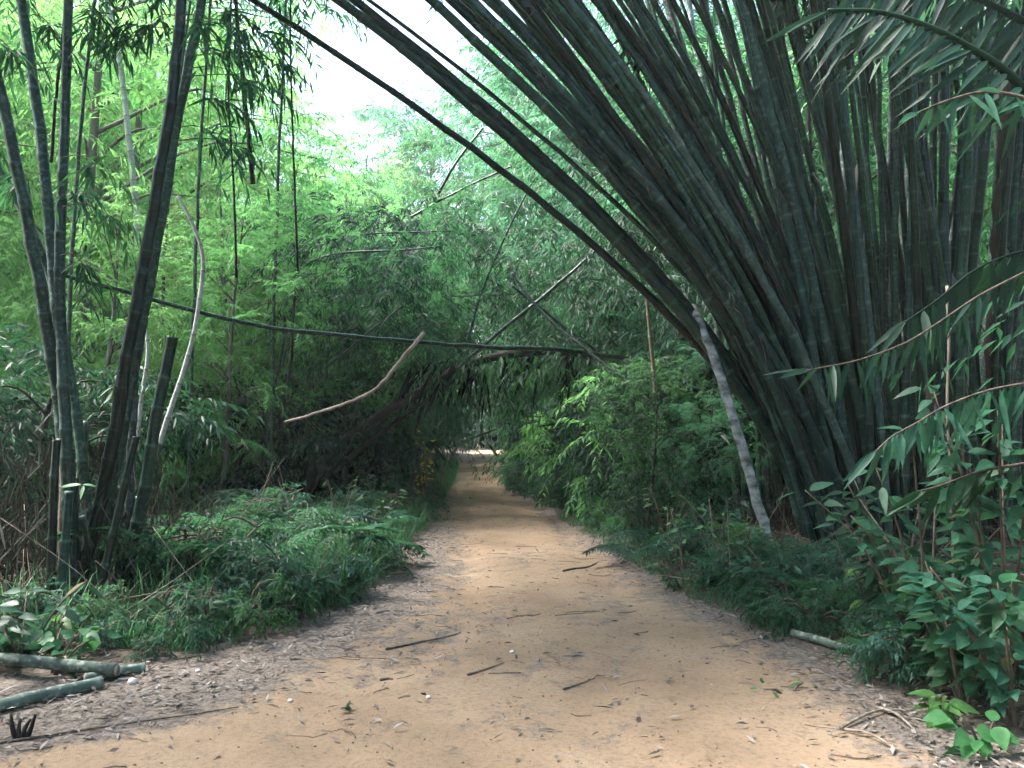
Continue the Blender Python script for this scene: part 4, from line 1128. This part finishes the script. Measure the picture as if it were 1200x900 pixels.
for k in range(58):
    y = 4.9 + 4.6 * R.random(); x = ev(_LV, y) - .05 - 2.3 * R.random() ** 1.3
    px, py = proj(ground(x, y))
    if px < -60 or (px < 190 and (py < 752 or k % 2)): continue
    kd = ['low_shrub', 'low_teal', 'low_shrub'][k % 3]
    plant(kd, 'low_shrub', 'small green plant packed along the near left verge' if kd == 'low_shrub' else 'small blue-green plant packed along the near left verge', 'shrub', ground(x, y), R.uniform(.35, .65) * (.5 if px < 190 else 1), 'small green plants of the near left verge' if kd == 'low_shrub' else 'small blue-green plants of the near left verge', 'foliage', 'stem')
for k in range(40):
    if k < 24: px, py = R.uniform(860, 1090), R.uniform(668, 735)
    else: px, py = R.uniform(-10, 190), R.uniform(725, 775)
    b = gp(px, py)
    if k < 24: nm, gr = ('low plant growing over the feet of the big right clump', 'low plants at the feet of the right clump')
    else: nm, gr = ('low plant growing between the bamboo logs and the left clump', 'low plants before the left clump')
    plant(['low_shrub', 'low_teal'][k % 2], 'low_shrub', ('green ' if k % 2 == 0 else 'blue-green ') + nm, 'shrub', b, R.uniform(.3, .6) * (1 if k < 24 else .7), ('green ' if k % 2 == 0 else 'blue-green ') + gr, 'foliage', 'stem')
for k in range(26):
    if k < 16: y = 5.3 + 6.5 * R.random(); x = ev(_LV, y) - .1 - 1.8 * R.random(); sd = 'left'
    else: y = 5.0 + 5.5 * R.random(); x = ev(_RV, y) + .1 + 1.2 * R.random(); sd = 'right'
    if k < 16 and 600 + 900 * x / y < 190: continue
    mt = ['leaf_near', 'leaf_bright', 'grass', 'leaf_teal'][k % 4]
    ovate_plant('loose leafy weed standing up out of the %s verge' % sd, ground(x, y), R.uniform(.35, .8), int(R.uniform(14, 34)), R.uniform(.07, .15), R.uniform(.025, .06), M[mt], R.uniform(.2, .45), 'weed', 'weed', 'leafy weeds of the %s verge' % sd, 3, int(R.integers(3, 6)))
for k in range(9):
    px, py = R.uniform(55, 150), R.uniform(668, 722); b = gp(px, py); h = R.uniform(.5, 1.5); l = R.normal(0, .16, 2)
    o = thing('bamboo_stub', 'short dead bamboo stub in the dark tangle at the foot of the left clump', 'bamboo stub', b, 'dead stubs at the foot of the left clump')
    mb = MB(); culm_mesh(mb, spline([b - Z * .1, b + np.array([l[0] * .5, l[1] * .5, h * .5]), b + np.array([l[0], l[1], h])], 12), .036, .03, node=.3, sides=8); mb.build('stem', M[['culm_dry', 'culm_dark', 'culm_mid'][k % 3]], o, b)
# yellow-leaved sapling and pale thin trunks near the tunnel's end
o = ovate_plant('slim sapling with bright yellow leaves beside the far left verge', ground(-1.78, 14.9), 1.62, 70, .11, .07, M['leaf_yellow'], .34, 'sapling', 'sapling', K=3, stems=5)
for k, (x0, x1, y1) in enumerate([(499, 497, 512), (508, 510, 520), (516, 520, 522), (484, 486, 520)]):
    b = ground(0, 14.7 + .15 * k); single('sapling', ['pale thin bare sapling under the yellow leaves', 'pale thin sapling right of the yellow leaves', 'pale thin sapling nearest to the far path', 'pale thin sapling left of the yellow leaves'][k], 'sapling',
                            [(x0, 592, b[1]), ((x0 + x1) / 2 + 1, 550, b[1]), (x1, y1, b[1])], 2, M['culm_dry'], None, 6, taper=.7)
single('dead_branch', 'dead pale branch leaning in from the left at the far end of the path', 'branch', [(520, 543, 30), (530, 532, 30), (538, 522, 30), (548, 515, 30)], 5, M['bark_pale'], None, 6)
single('dead_branch', 'dark dead branch leaning in from the right at the far end of the path', 'branch', [(594, 545, 28), (584, 536, 28), (574, 522, 28)], 4, M['bark'], None, 6)
o = thing('hanging_branch', 'dark withered branch hanging low over the far end of the path', 'branch', at(565, 508, 29)); mb = MB()
tube(mb, spline([at(592, 500, 29), at(568, 508, 29), at(545, 517, 29)], 10), np.linspace(.05, .02, 10), 6); mb.build('stem', M['bark'], o, o.location)
mb = MB(); n = 34; x = R.uniform(545, 584, n)
P = np.array([at(a, R.uniform(505, 522), 29 + R.normal(0, .2)) for a in x])
leaves(mb, P, np.stack([R.normal(0, .25, n), R.normal(0, .2, n), -np.ones(n)], 1), R.uniform(.1, .55, n) * R.random(n) ** .6, R.uniform(.03, .1, n), np.tile([0, -1., 0], (n, 1)), 3, 0, .3)
mb.build('withered_leaves', M['leaf_black'], o, o.location)

# ------------------------------------------------------------------ grass
def grass(name, label, zone, n, hmin, hmax, mat, w=.008):
    mb = MB(); x, y = zone(n); n = len(x)
    z = gz(x, y)
    a = R.uniform(0, 2 * pi, n)
    le = np.abs(R.normal(0, .6, n)); D = np.stack([np.cos(a) * le, np.sin(a) * le, np.ones(n)], 1)
    tn = R.random(n)
    leaves(mb, np.stack([x, y, z - .01], 1), D, (hmin + (hmax - hmin) * R.random(n) ** 2.2) * (.45 + 1.1 * fbm(x * .8 + 31, y * .8 + 7, 3)), w * R.uniform(.7, 1.4, n), np.stack([np.cos(a), np.sin(a), np.zeros(n)], 1), 3, .45, .1, tn)
    tag(mb.build(name, M[mat]), label, 'grass', kind='stuff')


def zone_left(n):
    y = 5.4 + 30 * R.random(n) ** 1.7; d = R.exponential(.9, n) + .05 * R.normal(0, 1, n)
    x = ev(_LV, y) - d + .12 * (fbm(y * 2, y * 0 + 3) - .5) * 2
    k = fbm(x * 1.6 + 9, y * 1.6, 3) + R.normal(0, .07, n) > .40
    return x[k], y[k]


def zone_right(n):
    y = 4.4 + 22 * R.random(n) ** 1.7; d = R.exponential(.5, n) + .05
    x = ev(_RV, y) + d
    k = fbm(x * 1.5 + 5, y * 1.5, 3) > .42
    return x[k], y[k]


def zone_far(n):
    y = R.uniform(15, 34, n); x = ev(_LV, y) - R.random(n) * 1.6 + .25
    return x, y


grass('grass', 'green grass growing along the left verge', zone_left, 64000, .12, .95, 'grass_dark', .007)
grass('grass', 'green grass growing along the right verge', zone_right, 14000, .08, .42, 'grass_dark')
grass('grass', 'soft light green grass at the far left edge of the path', zone_far, 9000, .3, .65, 'grass', .014)
# dry litter of stems and roots under the clumps
mb = MB()
for (cx, cy, rr, n) in [(-3.5, 6.5, 1.2, 150), (4.2, 9.0, 1.8, 160), (-4.5, 9, 2, 90), (2.6, 10.2, 1.2, 90)]:
    for k in range(n):
        a = R.uniform(0, 2 * pi); q = rr * R.random() ** .5; b = ground(cx + q * cos(a), cy + q * sin(a))
        d = np.array([R.normal(0, .5), R.normal(0, .5), abs(R.normal(.25, .35))]); L_ = R.uniform(.25, .9)
        tube(mb, spline([b, b + d * L_ * .5 + Z * .05, b + d * L_], 6), np.linspace(.007, .002, 6), 4, .5)
tag(mb.build('dry_undergrowth', M['stick' if False else 'twig']), 'tangle of dry stems and twigs around the bamboo clumps', 'dry undergrowth', kind='stuff')

mb = MB()
for (cx, cy, rr, hh, n) in [(-3.75, 6.75, .85, 1.5, 800), (-4.4, 6.3, .6, 1.2, 700), (4.6, 9.6, 1.3, 1.1, 900), (-3.0, 6.9, .5, .6, 400)]:
    a = R.uniform(0, 2 * pi, n); q = rr * R.random(n) ** .5; x = cx + q * np.cos(a); y = cy + q * np.sin(a)
    z = gz(x, y) + hh * R.random(n) ** 1.6 * (1 - .5 * (q / rr) ** 2)
    leaves(mb, np.stack([x, y, z], 1), np.stack([R.normal(0, .35, n), R.normal(0, .35, n), R.choice([-1., .8], n)], 1), R.uniform(.1, .5, n), R.uniform(.006, .024, n), rdir(n), 3, .1, .4, R.random(n))
tag(mb.build('dry_thatch', M['leaf_dead']), 'brown dead leaves and sheaths caught around the feet of the bamboo clumps', 'dead leaves', kind='stuff')

# ------------------------------------------------------------------ light, sky, camera
SUN_EL, SUN_AZ = 58, -75                     # azimuth measured from +Y (ahead) to the right
w = bpy.data.worlds.new('World'); sc.world = w; w.use_nodes = True
nt = w.node_tree; nt.nodes.clear()
sky = nt.nodes.new('ShaderNodeTexSky'); sky.sky_type = 'NISHITA'; sky.sun_disc = False
sky.sun_elevation = radians(SUN_EL); sky.sun_rotation = radians(SUN_AZ)
sky.air_density = 1.4; sky.dust_density = 3; sky.ozone_density = 1.5
bg = nt.nodes.new('ShaderNodeBackground'); bg.inputs[1].default_value = .125
wo = nt.nodes.new('ShaderNodeOutputWorld')
nt.links.new(sky.outputs[0], bg.inputs[0]); nt.links.new(bg.outputs[0], wo.inputs[0])
sd = bpy.data.lights.new('sun', 'SUN'); sd.energy = 5.0; sd.angle = radians(25); sd.color = (1, .96, .9)
so = bpy.data.objects.new('sun', sd); COL.objects.link(so)
so.rotation_euler = (radians(90 - SUN_EL), 0, radians(180 - SUN_AZ))

# thin green-tinted haze volume added for the bright lens glow
mb = MB(); x0, x1, y0, y1, z0, z1 = -420, 420, -80, 620, -2.5, 22
Vb = [(x0, y0, z0), (x1, y0, z0), (x1, y1, z0), (x0, y1, z0), (x0, y0, z1), (x1, y0, z1), (x1, y1, z1), (x0, y1, z1)]
mb.add(Vb, [(0, 3, 2, 1), (4, 5, 6, 7), (0, 1, 5, 4), (1, 2, 6, 5), (2, 3, 7, 6), (3, 0, 4, 7)])
hm, hn, N_, L_ = newmat('air')
pv = N_('ShaderNodeVolumePrincipled'); pv.inputs['Color'].default_value = (.86, 1, .93, 1); pv.inputs['Density'].default_value = .0012; pv.inputs['Anisotropy'].default_value = .3
ho = N_('ShaderNodeOutputMaterial'); L_(pv.outputs[0], ho.inputs['Volume'])
tag(mb.build('haze', hm, smooth=False), 'pale haze added between the trees for the lens glow', 'haze', kind='stuff')

cd = bpy.data.cameras.new('camera'); cam = bpy.data.objects.new('camera', cd); COL.objects.link(cam)
cam.location = CAM; cam.rotation_euler = (pi / 2 + PITCH, 0, 0)
cd.sensor_width = 36; cd.lens = F / 1200 * 36; cd.clip_start = .05; cd.clip_end = 2000
sc.camera = cam
sc.render.engine = 'CYCLES'
c = sc.cycles
c.use_denoising = True
c.use_adaptive_sampling = True; c.adaptive_threshold = .03
c.max_bounces = 6; c.diffuse_bounces = 4; c.volume_bounces = 0; c.glossy_bounces = 2; c.transmission_bounces = 4; c.transparent_max_bounces = 4
c.sample_clamp_indirect = 6
v = sc.view_settings
v.view_transform = 'Standard'; v.look = 'None'; v.exposure = 2.6; v.gamma = 1; v.use_curve_mapping = False
